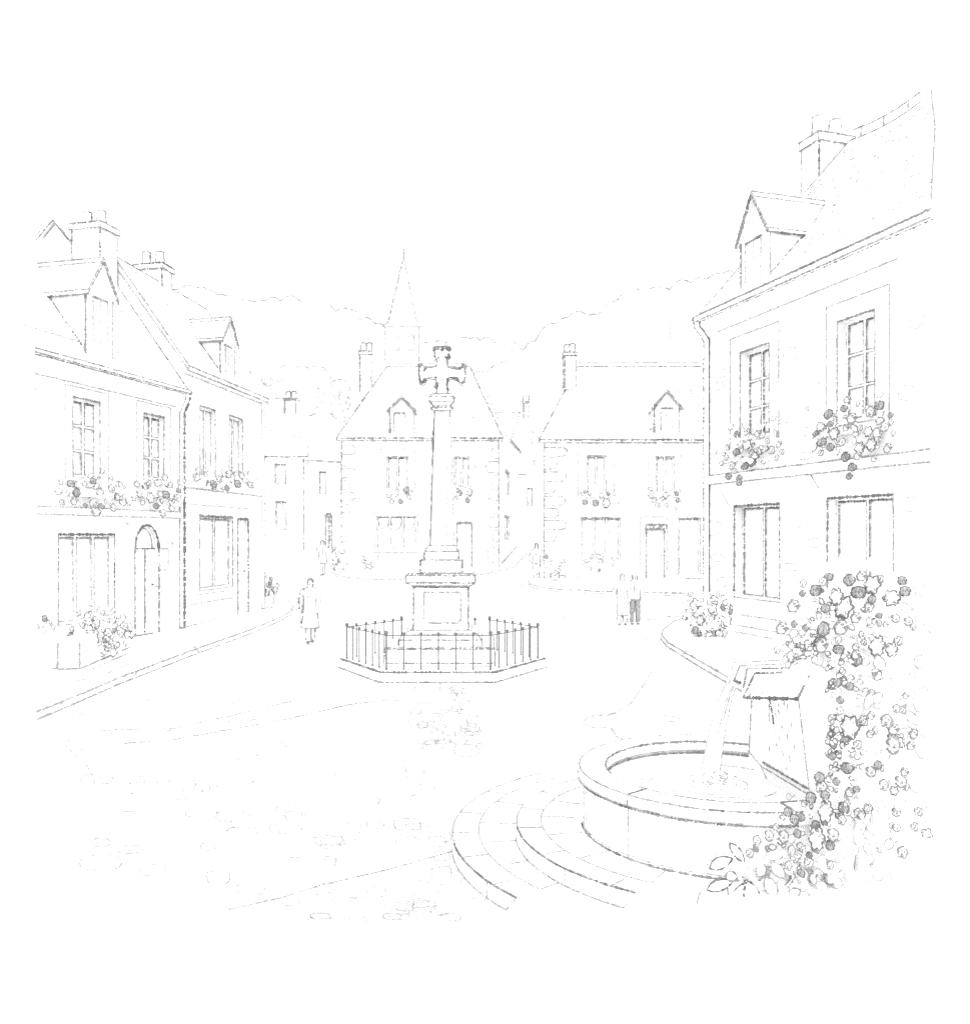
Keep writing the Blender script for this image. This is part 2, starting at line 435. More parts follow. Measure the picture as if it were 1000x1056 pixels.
BLOOMS = {}
def bloom_mesh(kind, i):
    """blossoms about one unit across; dark, soft, ring"""
    key = (kind, i)
    if key in BLOOMS: return BLOOMS[key]
    mb = MB(); n = 18
    lob = random.choice([5, 6, 4]); amp = {'dark': .07, 'soft': .10, 'ring': .2}[kind]; ph = U(0, 6)
    sx, sy = U(.72, 1.0), U(.8, 1.05)
    def rr(t): return 1 + amp*math.cos(lob*t+ph) + U(-.05,.05)
    rim = [V3(sx*rr(2*PI*k/n)*math.cos(2*PI*k/n), sy*rr(2*PI*k/n)*math.sin(2*PI*k/n), 0) for k in range(n)]
    def sc(f, z): return [V3(p.x*f, p.y*f, z) for p in rim]
    mb.rings([sc(.5,-.25), sc(.85,-.15), rim, sc(.8,.22), sc(.4,.36)])
    w = {'dark': .26, 'soft': .24, 'ring': .19}[kind]
    mb.ink(rim, closed=True, w=w*2, unit=.5, sh={'dark': 0, 'soft': 1, 'ring': 0}[kind], gap=.06, step=.35, jit=.08)
    # stippled petals
    for _ in range({'dark': 12, 'soft': 12, 'ring': 7}[kind]):
        a, q = U(0, 2*PI), U(.2, .8) if kind != 'ring' else U(.6, .85)
        p = V3(q*sx*math.cos(a), q*sy*math.sin(a), .37 - .25*q*q + .02)
        mb.ink([p, p + V3(U(-.3,.3), U(-.3,.3), 0)], w=U(.2,.4), unit=.5, sh=1, gap=0, step=.3, jit=.05)
    me_o = mb.build('blossom', PETAL if kind == 'dark' else PETALL)
    me = me_o.data; bpy.data.objects.remove(me_o)
    BLOOMS[key] = me
    return me

def bloom(parent, p, r, kind, facing=None):
    me = bloom_mesh(kind, random.randrange(4))
    o = bpy.data.objects.new('blossom', me); COL.objects.link(o)
    o.parent = parent; o.location = p - Vector(parent['org'])
    f = facing if facing is not None else V3(-p.x*.3 + U(-.3,.3), -1, U(0,.6))
    f = f.normalized()
    o.rotation_mode = 'QUATERNION'
    o.rotation_quaternion = f.to_track_quat('Z', 'Y')
    s = r
    o.scale = (s*U(.9,1.1), s*U(.9,1.1), s)
    return o

def scribble_leaves(mb, c, n, spread, size, sh=1, w=1.0, face=None, inked=1.0):
    for _ in range(n):
        p = c + V3(U(-1,1)*spread[0], U(-1,1)*spread[1], U(-1,1)*spread[2])
        nr = V3(U(-.7,.7), -1, U(-.3,.8)) if face is None else face + V3(U(-.5,.5), U(-.5,.5), U(-.3,.6))
        ln = size*U(.7,1.4)
        leaf_into(mb, p, nr, V3(U(-1,1), 0, U(-1,1)), ln, ln*U(.4,.75), inkw=w*U(.7,1.2) if R() < inked else 0, sh=sh, unit=p.y/FOC, gap=.2)

# ================================================================== THE SETTING
# ---- ground sheet, with the pencilled paving
mb = MB()
ys = [-40, 0, 10, 20, 24] + [24 + i*1.5 for i in range(1, 15)] + [50, 60, 75, 100, 200, 420]
xs = [-400, -60, -20, 20, 60, 400]
grid = [[mb.v((x, y, ground_z(y))) for x in xs] for y in ys]
for i in range(len(ys)-1):
    for j in range(len(xs)-1):
        mb.F.append([grid[i][j], grid[i][j+1], grid[i+1][j+1], grid[i+1][j]]); mb.M.append(0)
def gline(pts, dz=.004, **kw):
    q = []
    for (a, b), (c, d) in zip(pts, pts[1:]):
        for t in (0, .25, .5, .75): q.append(gnd(a+(c-a)*t, b+(d-b)*t, dz))
    q.append(gnd(*pts[-1], dz))
    mb.ink(q, **kw)
def cobble(px, py, w, h, sh=3, wd=.85, gap=.3, k=12, tail=0):
    e = U(.5, .8)
    def sg(v): return math.copysign(abs(v)**e, v)
    pts = [(px + w*sg(math.cos(2*PI*i/k)) + U(-.8,.8), py + h*sg(math.sin(2*PI*i/k)) + U(-.5,.5)) for i in range(k)]
    q = [gnd(a, b, .004) for a, b in pts]
    mb.ink(q, closed=True, w=wd, sh=sh, gap=gap)
gline([(78,755),(120,753),(180,751),(240,738),(310,721)], w=1.1, sh=2, gap=.25)
gline([(128,767),(180,763),(240,752),(300,741),(360,727),(400,722),(415,723)], w=1.2, sh=2, gap=.18)
gline([(236,938),(290,926),(330,913),(400,897),(470,877)], w=1.2, sh=2, gap=.2)
gline([(98,808),(90,790),(68,770),(72,760),(90,757)], w=.8, sh=3, gap=.4)
for px, py, w, h in [(100,804,17,5),(104,869,9,5),(134,876,13,4),(104,890,22,8),(158,898,13,6),(250,858,16,5),(294,855,17,5),
                     (303,842,9,5),(339,867,14,5),(333,889,14,6),(258,917,15,6),(330,945,10,3),(404,945,9,3),(437,935,12,6),(300,930,9,4),
                     (481,774,13,7),(470,746,12,6),(428,797,9,6),(428,782,12,4),(382,826,10,4),(420,850,14,6),(455,900,10,6),(455,883,9,5),
                     (215,873,8,4),(208,812,8,4),(240,842,18,5),(225,905,12,7),(420,868,12,5),(450,868,9,5),(465,946,10,4)]:
    cobble(px, py, w, h)
for _ in range(62):
    px, py = U(425, 492), U(700, 772)
    cobble(px, py, U(4,10)*(py-600)/150, U(1.5,3.4)*(py-600)/150, gap=.55, wd=.72)
for _ in range(60):
    px, py = U(300, 500), U(850, 950)
    if py < 965 - (px-230)*.32 + 0 and R() < .5: continue
    cobble(px, py, U(7,14), U(3,6), gap=.6, wd=.62)
for _ in range(70):
    px, py = U(60, 480), U(720, 860)
    cobble(px, py, U(6,13)*(py-640)/140, U(1.8,4)*(py-640)/140, gap=.75, wd=.62)
for _ in range(26):
    px, py = U(560, 700), U(625, 745)
    cobble(px, py, U(5,12)*(py-560)/150, U(1,3)*(py-580)/110, gap=.75, wd=.62)
gline([(690,683),(672,692),(660,712),(648,728),(628,738),(606,739),(601,746),(612,751),(630,751),(636,760),(645,764)], w=1.0, sh=2, gap=.15)
gline([(601,655),(618,650),(640,646)], w=.8, sh=3, gap=.2); gline([(601,656),(625,653),(640,650)], w=.8, sh=3, gap=.2)
gline([(525,612),(560,590),(575,578)], w=.7, sh=3, gap=.4); gline([(515,590),(530,585),(547,567)], w=.8, sh=3, gap=.3)
gline([(328,614),(380,613),(420,612)], w=.8, sh=3, gap=.3); gline([(570,637),(620,638),(690,640)], w=.8, sh=3, gap=.4)
gline([(275,600),(310,597),(345,590)], w=.7, sh=3, gap=.5); gline([(290,610),(330,606)], w=.6, sh=3, gap=.5)
structure(mb.build('ground', PAVE))

def pavement(kerb_px, back, h=.12, inks=(), kerbw=1.3, sh=2, kt=.22, lo=None):
    """raised pavement; kerb_px is its outer edge in the photo, back the closing points on the ground"""
    mb = MB()
    k = [gnd(px, py, h) for px, py in kerb_px]
    top = k + [V3(x, y, ground_z(y)+h) for x, y in back]
    c = [mb.v(p) for p in top]; d = [mb.v(p - V3(0,0,h+.3)) for p in top]
    mb.F.append(c); mb.M.append(0)
    for i in range(len(c)):
        j = (i+1) % len(c); mb.F.append([d[i], d[j], c[j], c[i]]); mb.M.append(0)
    mb.ink(k, w=kerbw, sh=sh, gap=.08)
    mb.ink([p - V3(0,0,h-.004) for p in k], w=kerbw*1.0, sh=sh if lo is None else lo, gap=.1)
    for q in inks:
        mb.ink([gnd(a, b, h+.003) for a, b in q], w=1.0, sh=sh+0, gap=.2)
    return structure(mb.build('pavement', PAVE))

# ---- facade frames, read off the photo
def base(px, py):
    p = gnd(px, py); return (p.x, p.y)
LA_near, LA_far = base(35, 681), base(187, 653)
F1 = Fr(LA_near, LA_far)                       # left stone house
p2 = gnd(270, 632)
F2 = Fr(LA_far, (p2.x, p2.y)); F2.o = F1.o                  # taller house beyond it
FRt_far = base(730, 648)
def along(px, zref_px_far, zref_far, py):      # depth where the same height is seen at py
    z = EYE + (HY - zref_far)/FOC*FRt_far[1]
    Y = (z-EYE)*FOC/(HY-py); return ((px-CX)/FOC*Y, Y)
FRn = along(960, 730, 325, 222)
F8 = Fr(FRn, FRt_far)                          # right stone house, u grows away from the viewer

pavement(kerbw=1.0, kerb_px=[(38,734),(80,717),(120,700),(200,670),(262,648),(290,636),(300,630),(302,625),(297,620),(284,616)],
         back=[(p2.x+.3, p2.y+.6), (p2.x-1, p2.y+.6), (LA_far[0]-1, LA_far[1]), (LA_near[0]-1, LA_near[1]), (LA_near[0]-3.4, LA_near[1]-4)],
         inks=[[(95,690),(130,675)],[(88,735),(82,738)],[(139,697),(142,692)],[(78,703),(110,695),(140,682)],[(205,672),(200,667)]])
q8 = FRn
pavement([(735,630),(715,634),(695,641),(684,649),(682,655),(688,662),(720,681),(770,709),(830,741)],
         [(4.6, 9.2), (q8[0]+1.5, q8[1]-3), (q8[0]+1, q8[1]), (FRt_far[0]+1, FRt_far[1])],
         inks=[[(703,677),(707,671)]])
pavement([(342,590),(352,594),(366,596.5),(390,597.5),(440,597),(500,592),(516,588)], [(.9, 47), (-7.6, 47), (-8.1, 44)], sh=3, kerbw=.9)
pavement([(545,599),(548,602.5),(556,605.5),(580,608),(640,610.5),(690,611.5),(735,612)], [(9.2, 42.5), (2.0, 42.5), (2.0, 41)], sh=2, kerbw=1.0)

# ---- hills and the woods on them
def hill(contour, Y, drop, foot, name, label, sh=3):
    hb = MB(); wb = MB(); prev = None; crest = []
    pts = []
    for (a, b), (c, d) in zip(contour, contour[1:]):
        n = max(1, int(abs(c-a)/5))
        for i in range(n): pts.append((a+(c-a)*i/n, b+(d-b)*i/n))
    pts.append(contour[-1])
    rows = []
    for i, (px, py) in enumerate(pts):
        p = at(px, py + U(-1.6,1.2), Y + U(-1,1)); crest.append(p)
        col = [V3(p.x*.75, Y*.72, 3.3), V3(p.x*.86, Y*.86, 3.3+(p.z-3.3)*U(.5,.62)), V3(p.x*.95, Y*.94, 3.3+(p.z-3.3)*U(.82,.93)), p, V3(p.x*1.1, Y*1.12, p.z*.8), V3(p.x*1.3, Y*1.3, 3.0)]
        rows.append([wb.v(q) for q in col])
        hb_col = [hb.v(V3(q.x, q.y+.5, max(3.0, q.z-2.5))) for q in col]
        if prev:
            for k in range(5):
                wb.F.append([prev[0][k], rows[-1][k], rows[-1][k+1], prev[0][k+1]]); wb.M.append(0)
                hb.F.append([prev[1][k], hb_col[k], hb_col[k+1], prev[1][k+1]]); hb.M.append(0)
        prev = (rows[-1], hb_col)
    # scalloped tops of the crowns along the ridge
    i = 0
    while i < len(pts)-2:
        n = random.choice([2, 3, 3, 4]); j = min(i+n, len(pts)-1)
        a, b = crest[i], crest[j]; hgt = (b-a).length*.22*U(.4,1.3)
        arc = [a.lerp(b, t) + V3(0, -.2, hgt*math.sin(PI*t) + .15) for t in (0,.2,.4,.6,.8,1)]
        wb.ink(arc, w=1.05, sh=2, gap=.14); wb.face(arc[::-1] if True else arc)
        i = j
    structure(hb.build('hill', PAVE))
    tag(wb.build('woodland', LEAF), label, 'woodland', kind='stuff')
hill([(150,306),(178,301),(205,298),(235,308),(262,314),(290,312),(306,319),(318,309),(335,317),(352,327),(362,322),(372,331),(392,337),(410,345),(440,358),(470,352),(500,352),(520,356),(545,366)],
     150, 40, 0, 'hill', 'pale wood along the ridge left of and behind the church spire')
hill([(430,410),(470,398),(488,391),(496,385),(506,388),(516,380),(532,366),(540,364),(546,355),(556,350),(566,337),(580,331),(600,326),(622,326),(636,310),(655,302),(664,302),(672,308),(680,307),(690,299),(700,301),(712,294),(728,290),(745,284),(760,286),(790,280)],
     130, 40, 0, 'hill', 'pale wood rising along the hill above the roofs right of the cross')

# ================================================================== CHURCH
rt = thing('church_tower', V3((415-CX)/FOC*100, 100, 3.238), 'distant church tower with a tall pointed spire rising behind the middle house', 'church tower')
FC = Fr(((397-CX)/FOC*100, 100), ((432-CX)/FOC*100, 100))
w = FC.L; zt = EYE + (HY-337)/FOC*100; za = EYE + (HY-251)/FOC*100
mb = MB(); FC.box(mb, 0, w, 0, -w, 3, zt)
for uu in (0, w): mb.ink([FC.P(uu,0,14), FC.P(uu,0,zt)], w=1.2, sh=3, gap=.2)
mb.build('wall', STONE, rt)
mb = MB(); ov = .28
b4 = [FC.P(-ov,ov,zt), FC.P(w+ov,ov,zt), FC.P(w+ov,-w-ov,zt), FC.P(-ov,-w-ov,zt)]
m4 = [FC.P(.3,-.3,zt+.55), FC.P(w-.3,-.3,zt+.55), FC.P(w-.3,-w+.3,zt+.55), FC.P(.3,-w+.3,zt+.55)]
ap = FC.P(w/2,-w/2,za-1.2)
t4 = [ap + V3(x,y,0) for x,y in ((-.05,-.05),(.05,-.05),(.05,.05),(-.05,.05))]
mb.rings([b4, m4, t4])
mb.ink([b4[0], b4[1]], w=.9, sh=3, gap=.2); mb.ink([b4[0], m4[0], t4[0]], w=1.4, sh=2, gap=.12); mb.ink([b4[1], m4[1], t4[1]], w=1.1, sh=3, gap=.2)
mb.ink([b4[2], m4[2], t4[2]], w=.8, sh=3, gap=.4)
mb.build('spire', SLATE, rt)
mb = MB(); lathe(mb, ap, [(.09, za-1.25), (.06, za-.6), (.16,za-.45),(.04,za-.3),(.03, za)], 6); mb.ink([ap, V3(ap.x, ap.y-.1, za)], w=1.2, sh=2); mb.build('finial', IRON, rt)
for px in (408.5, 424):
    u = FC.u(px); z0 = EYE+(HY-361)/FOC*100; z1 = EYE+(HY-348)/FOC*100
    mb = MB(); pr = [(u-.32, z0), (u+.32, z0)] + arch_pts(u+.32, u-.32, z1)[0:9]
    mb.face([FC.P(a, .03, z) for a, z in pr]); mb.ink([FC.P(a, .04, z) for a, z in pr], closed=True, w=.9, sh=3, gap=.2)
    mb.ink([FC.P(u,.04,z0), FC.P(u,.04,z1)], w=.6, sh=3, gap=.3)
    mb.build('window', STONE, rt)

# ================================================================== LEFT HOUSES
def quoins(mb, fr, u, e, z0, z1, n, sh=3, w=.9, wide=.55):
    h = (z1-z0)/n
    for i in range(n):
        z = z0 + i*h; l = wide*(1 if i % 2 else .6)*U(.85,1.15)
        mb.ink([fr.P(u,.004,z+h*.1), fr.P(u+e*l*.8,.004,z+h*.12), fr.P(u+e*l,.004,z+h*.3), fr.P(u+e*l,.004,z+h*.7), fr.P(u+e*l*.85,.004,z+h*.86), fr.P(u,.004,z+h*.88)], w=w, sh=sh, gap=.25)

def flower_box(fr, pxs, py, depth, label, group, blooms, nleaf, leafsize, sh=2, spread=None, lw=.9, bs=1.0, name='flower_box'):
    (p0, p1) = pxs
    u0, z = fr.hit(p0, py); u1, _ = fr.hit(p1, py); z = fr.hit((p0+p1)/2, py)[1]
    e = 1 if u1 > u0 else -1
    rt = thing(name, fr.P((u0+u1)/2, .02, z), label, 'flower box', group)
    mb = MB(); fr.box(mb, u0+e*.05, u1-e*.05, .03, .22, z-.02, z+.14)
    mb.build('trough', WOOD, rt)
    fb = MB(); c = fr.P((u0+u1)/2, .2, z+.18)
    ex = V3(fr.d.x, fr.d.y, 0)
    for _ in range(nleaf):
        p = fr.P(U(u0,u1), U(.06,.34), z + .12 + U(-1,1)*depth)
        nr = V3(fr.o.x, fr.o.y, 0) + V3(U(-.5,.5), U(-.5,.5), U(-.2,.7)); ln = leafsize*U(.7,1.3)
        leaf_into(fb, p, nr, V3(U(-1,1), U(-1,1), U(-1,1)), ln, ln*U(.45,.8), inkw=lw*U(.7,1.1) if R() < .45 else 0, sh=sh, unit=p.y/FOC, gap=.25)
    fb.build('foliage', LEAF, rt)
    for (px, py_, r, kd) in blooms:
        v = U(.2, .42); uu, zz = fr.hit(px, py_, v); p = fr.P(uu, v, zz)
        bloom(rt, p, r*bs*p.y/FOC, kd, V3(fr.o.x*.6 - p.x*.02, fr.o.y*.6 - .5, U(0,.5)))
    return rt
def rand_blooms(p0, p1, q0, q1, n, r0, r1, kinds='dsr'):
    K = {'d': 'dark', 's': 'soft', 'r': 'ring'}
    return [(U(p0,p1), U(q0,q1), U(r0,r1), K[random.choice(kinds)]) for _ in range(n)]

# ---- house 1
z1e = F1.hit(187, 402)[1] + .25; u1far = F1.L; u1near = -2.6
h1 = thing('stone_house', F1.P(F1.L/2, 0, 0), 'pale two storey house at left edge with arched door and big shop window', 'house')
W1a = F1.rect(75, 103, 409, 492); W1b = F1.rect(148, 169, 426, 494)
W1s = F1.rect(60, 118, 551, 646); D1 = F1.rect(139, 164, 541, 657.5)
D1 = (D1[0], D1[1], .12, D1[3])
def ik(mb):
    a = F1.rect(67, 112, 396, 500); b = F1.rect(141, 176, 413, 503)
    for (p, q, c, d) in (a, b): mb.ink([F1.P(p,.004,c), F1.P(p,.004,d), F1.P(q,.004,d), F1.P(q,.004,c)], w=.8, sh=3, gap=.25)
    us = F1.u(36); 
    for py, w_ in ((522, .9), (530, 1.0)):
        z = F1.hit(40, py)[1]; mb.ink([F1.P(us,.05,z), F1.P(u1far,.05,z)], w=w_, sh=3, gap=.16)
    z = F1.hit(187, 421)[1]; mb.ink([F1.P(us,.004,z), F1.P(u1far-.25,.004,z)], w=1.0, sh=3, gap=.15)
    mb.ink([F1.P(us,.004,F1.hit(36,380)[1]), F1.P(us,.004,F1.hit(36,410)[1])], w=.7, sh=3, gap=.3)
    for px, py in ((165,575),(170,600),(160,605),(125,540),(172,560)):
        u_, z_ = F1.hit(px, py); mb.ink([F1.P(u_,.004,z_), F1.P(u_+.25,.004,z_), F1.P(u_+.25,.004,z_-.18)], w=.7, sh=3, gap=.3)
    mb.ink([F1.P(D1[1]+.08,.004,.12), F1.P(F1.L,.004,.12)], w=1, sh=3)
zs1 = F1.hit(40, 526)[1]
wl = facade_wall(h1, F1, u1near, u1far, -.2, z1e-.02, 3.9, [W1a, W1b, W1s, D1], ik)
mb = MB(); F1.box(mb, u1near, u1far, .002, .05, zs1-.09, zs1+.09); mb.build('string_course', STONE, h1)
window(h1, F1, W1a, 2, 3, sh=2, psh=1); window(h1, F1, W1b, 2, 3, sh=2, psh=1)
window(h1, F1, W1s, 3, 1, sh=1, psh=3, name='shop_window')
door(h1, F1, D1, arched=True, sh=1)
k1 = 1.34; S1 = 2.08
def ri(mb, T):
    t, d = T
    us = F1.u(36, .22)
    a = F1.P(us,.22,t['f0'].z); b = t['f1']
    mb.ink([a, b], w=1.3, sh=2, gap=.08); mb.ink([a-V3(0,0,.13), d['f1']], w=.9, sh=2, gap=.12)
    mb.ink([F1.P(us,-.1,t['f0'].z+.5), F1.P(F1.u(116,-.1),-.1,t['f0'].z+.5)], w=1.0, sh=3, gap=.15)
    mb.ink([t['f1'], t['r1']], w=1.3, sh=1, gap=.05)
    mb.ink([d['f1'], t['f1']], w=1.3, sh=1)
roof(h1, F1, u1near, u1far-.03, z1e, k1, S1, side=0, inks=ri, marks=90, mrange=(36,180,270,390))
u0d, zfd = F1.hit(87, 300); u1d, _ = F1.hit(115, 310); zad = F1.hit(103, 272)[1]
dormer(h1, F1, u0d, u1d, z1e-.05, zfd, zad, z1e, k1, F1.rect(93, 108, 306, 352), winsh=3, lap=.06)
# gutter with its swan neck and pipe
g = F1.L + .12
gut = MB(); zg = z1e - k1*.22 - .02
F1.box(gut, u1near, F1.L-.02, .225, .30, zg-.05, zg+.03); gut.ink([F1.P(F1.u(36,.3),.3,zg+.03), F1.P(F1.L,.3,zg+.03)], w=1.1, sh=2)
gut.ink([F1.P(F1.u(36,.3),.3,zg-.05), F1.P(F1.L,.3,zg-.05)], w=1.0, sh=1); gut.ink([F1.P(F1.L,.3,zg+.03), F1.P(F1.L,.3,zg-.05)], w=1.6, sh=1)
gut.build('gutter', WOOD, h1)
pu = F1.L - .06
pipe_part(h1, [F1.P(pu-.02,.26,zg-.05), F1.P(pu-.02,.25,zg-.22), F1.P(pu,.14,zg-.42), F1.P(pu,.07,zg-.55), F1.P(pu,.07,2.4), F1.P(pu,.07,.14)], .05, w=2.3, sh=0, w2=1.2)
# chimney at the far gable
sn = 1.75; un = F1.u(107, -sn); zc = F1.hit(107, 226, -sn)[1]
un = min(un, F1.L - .75)
chimney(h1, F1, F1.L-.72, F1.L-.04, 1.95, 2.82, z1e+k1*1.2, zc, pots=2, sh=2, potr=.12, poth=.42, psh=1)
# wall plaque
mb = MB(); pr = F1.rect(163.5, 172, 566, 588); F1.box(mb, pr[0], pr[1], .003, .04, pr[2], pr[3])
F1.loop(mb, pr[0], pr[1], pr[2], pr[3], .042, w=.9, sh=3, gap=.15)
tag(mb.build('wall_plaque', STONE), 'small blank plaque fixed to wall between arched door and drainpipe', 'plaque')

# ---- gable peeping over house 1
FG = Fr(at(42, 300, 27).xy[:], at(72, 300, 27).xy[:])
h9 = thing('gabled_house', FG.P(FG.L/2, 0, 0), 'pointed gable of a house behind, peeping over the roof at far left', 'house')
zap = EYE+(HY-228)/FOC*27; zft = EYE+(HY-246)/FOC*27
mb = MB(); FG.box(mb, .1, FG.L-.1, 0, -3, -.2, zft); 
mb.face([FG.P(.1,0,zft), FG.P(FG.L-.1,0,zft), FG.P(FG.L/2,0,zap-.1)])
mb.build('wall', PLASTER, h9)
mb = MB()
for sx in (0, 1):
    a = [FG.P(FG.L*sx + (-.08 if sx == 0 else .08), .15, zft-.1), FG.P(FG.L/2, .15, zap), FG.P(FG.L/2, -3, zap), FG.P(FG.L*sx + (-.08 if sx == 0 else .08), -3, zft-.1)]
    mb.hexa(a, [p+V3(0,0,.14) for p in a])
    mb.ink([a[0]+V3(0,0,.14), a[1]+V3(0,0,.14)], w=.8, sh=3, gap=.15); mb.ink([a[0], a[1]], w=1.2, sh=1, gap=.08)
mb.build('roof', SLATE, h9)

# ---- house 2
z2e = F2.hit(270, 411)[1] + .26
h2 = thing('town_house', F2.P(F2.L/2, 0, 0), 'taller pale house second on the left with narrow shop window and slim door', 'house')
W2a = F2.rect(206, 222, 418, 492); W2b = F2.rect(236, 250, 428, 494)
W2s = F2.rect(205.5, 240, 532, 610); D2 = F2.rect(245, 256, 535, 626); D2 = (D2[0], D2[1], .14, D2[3])
def ik(mb):
    z = F2.hit(190, 503)[1]; mb.ink([F2.P(.1,.05,z), F2.P(F2.L,.05,z)], w=1.0, sh=3, gap=.15)
    z = F2.hit(190, 385)[1]; mb.ink([F2.P(.2,.004,z), F2.P(F2.L,.004,z)], w=.8, sh=3, gap=.3)
    z = F2.hit(205, 613)[1]; mb.ink([F2.P(W2s[0],.004,z), F2.P(W2s[1],.004,z)], w=1.1, sh=2, gap=.15)
    z = F2.hit(195, 624)[1]; mb.ink([F2.P(.4,.004,z), F2.P(W2s[1],.004,z)], w=.8, sh=3, gap=.25)
    z = F2.hit(195, 520)[1]; mb.ink([F2.P(.4,.004,z), F2.P(D2[1],.004,z)], w=.7, sh=3, gap=.5)
    mb.ink([F2.P(.1,.004,.13), F2.P(D2[0]-.1,.004,.13)], w=1.5, sh=2, gap=.12)
facade_wall(h2, F2, .02, F2.L, -.2, z2e-.02, 3.9, [W2a, W2b, W2s, D2], ik, right_ink=dict(w=1.0, sh=2, gap=.2))
mb = MB(); z = F2.hit(190, 503)[1]; F2.box(mb, .02, F2.L, .002, .05, z-.14, z); mb.build('string_course', STONE, h2)
window(h2, F2, W2a, 2, 1, sh=2, psh=3, lintel_shade=1.8, lw=.75); window(h2, F2, W2b, 2, 1, sh=2, psh=3, lintel_shade=1.8, lw=.75)
window(h2, F2, W2s, 2, 1, sh=2, psh=3, name='shop_window', lintel_shade=2.0)
door(h2, F2, D2, sh=1, panel=False)
k2 = 1.34; S2 = 2.1
def ri(mb, T):
    t, d = T
    mb.ink([t['f0'], t['f1']], w=1.4, sh=2, gap=.1); mb.ink([d['f0'], d['f1']], w=1.4, sh=2, gap=.1)
    mb.ink([t['f0'], t['r0']], w=1.5, sh=2, gap=.06); mb.ink([d['f0'], d['r0'] - V3(0,0,.1)], w=1.3, sh=2, gap=.12)
    mb.ink([t['r0'], t['r1']], w=1.4, sh=1, gap=.08); mb.ink([t['r1'], t['f1']], w=1.3, sh=2, gap=.12)
    mb.ink([t['f0'], d['f0']], w=1.2, sh=2)
roof(h2, F2, .03, F2.L, z2e, k2, S2, side=0, inks=ri, marks=60, mrange=(120,265,280,405))
u0d, zfd = F2.hit(226, 350); u1d, _ = F2.hit(241, 356); zad = F2.hit(233, 331)[1]
dormer(h2, F2, u0d, u1d, z2e-.05, zfd, zad, z2e, k2, F2.rect(230, 236, 356, 384), winsh=3, lap=.06)
zc = F2.hit(167, 271, -2.0)[1]; uc = F2.u(167, -2.0)
chimney(h2, F2, uc, uc+.62, 2.0, 2.95, z2e+k2*1.2, zc, pots=2, potr=.12, poth=.45, psh=1)
mb = MB(); zg = z2e-k2*.22-.02; 
pipe_part(h2, [F2.P(F2.L-.05,.2,zg-.1), F2.P(F2.L-.05,.16,zg-.3), F2.P(F2.L-.05,.06,zg-.5), F2.P(F2.L-.05,.06,.2)], .04, w=.9, sh=2, w2=.7)

BOXG = 'flower boxes under the first floor windows'
flower_box(F1, (63, 124), 512, .34, 'large trailing flower box under the six paned window at far left', BOXG,
           [(73,499,4,'dark'),(79,508,4.5,'dark'),(63,497,3,'soft'),(60,507,3.5,'ring'),(64,518,3.5,'soft'),(76,517,4,'soft'),(88,521,2.5,'dark'),(96,519,4,'soft'),(99,528,5,'ring'),(105,522,3.5,'dark'),
            (117,524,3.5,'soft'),(96,496,3.5,'dark'),(88,500,4,'soft'),(103,508,5,'ring'),(115,504,4,'soft'),(121,512,4,'soft'),(115,493,3,'soft'),(106,486,3,'soft'),(124,499,3,'soft'),(70,509,3,'soft')], 60, .17, sh=2)
flower_box(F1, (138, 183), 512, .34, 'trailing flower box under the narrow upper window beside the left drainpipe', BOXG,
           [(141,499,4,'soft'),(150,501,3.5,'dark'),(144,509,4,'soft'),(155,513,5,'ring'),(165,509,4,'soft'),(171,510,4,'dark'),(161,522,3.5,'dark'),(168,529,4,'soft'),(177,524,4,'soft'),(184,506,3,'dark'),
            (170,492,4,'soft'),(163,498,4,'ring'),(182,513,3.5,'soft'),(176,500,3.5,'soft'),(138,514,3,'soft')], 44, .17, sh=2)
flower_box(F2, (199, 230), 497, .26, 'trailing flower box under the nearer upper window of second house on left', BOXG,
           [(205,486,4,'soft'),(213,498,3.5,'dark'),(220,499,4,'dark'),(203,492,4,'ring'),(212,489,3,'soft'),(226,494,4,'soft'),(221,505,3,'soft')], 36, .2, sh=2)
flower_box(F2, (232, 262), 497, .24, 'trailing flower box under the farther upper window of second house on left', BOXG,
           [(236,489,4,'soft'),(245,499,4,'dark'),(234,503,3.5,'dark'),(249,490,4,'soft'),(258,500,4,'soft'),(254,495,3,'ring')], 30, .2, sh=2)

# ================================================================== MIDDLE HOUSES
def frontal(Y, p0, p1): return Fr(((p0-CX)/FOC*Y, Y), ((p1-CX)/FOC*Y, Y))
def zat(py, Y): return EYE + (HY-py)/FOC*Y

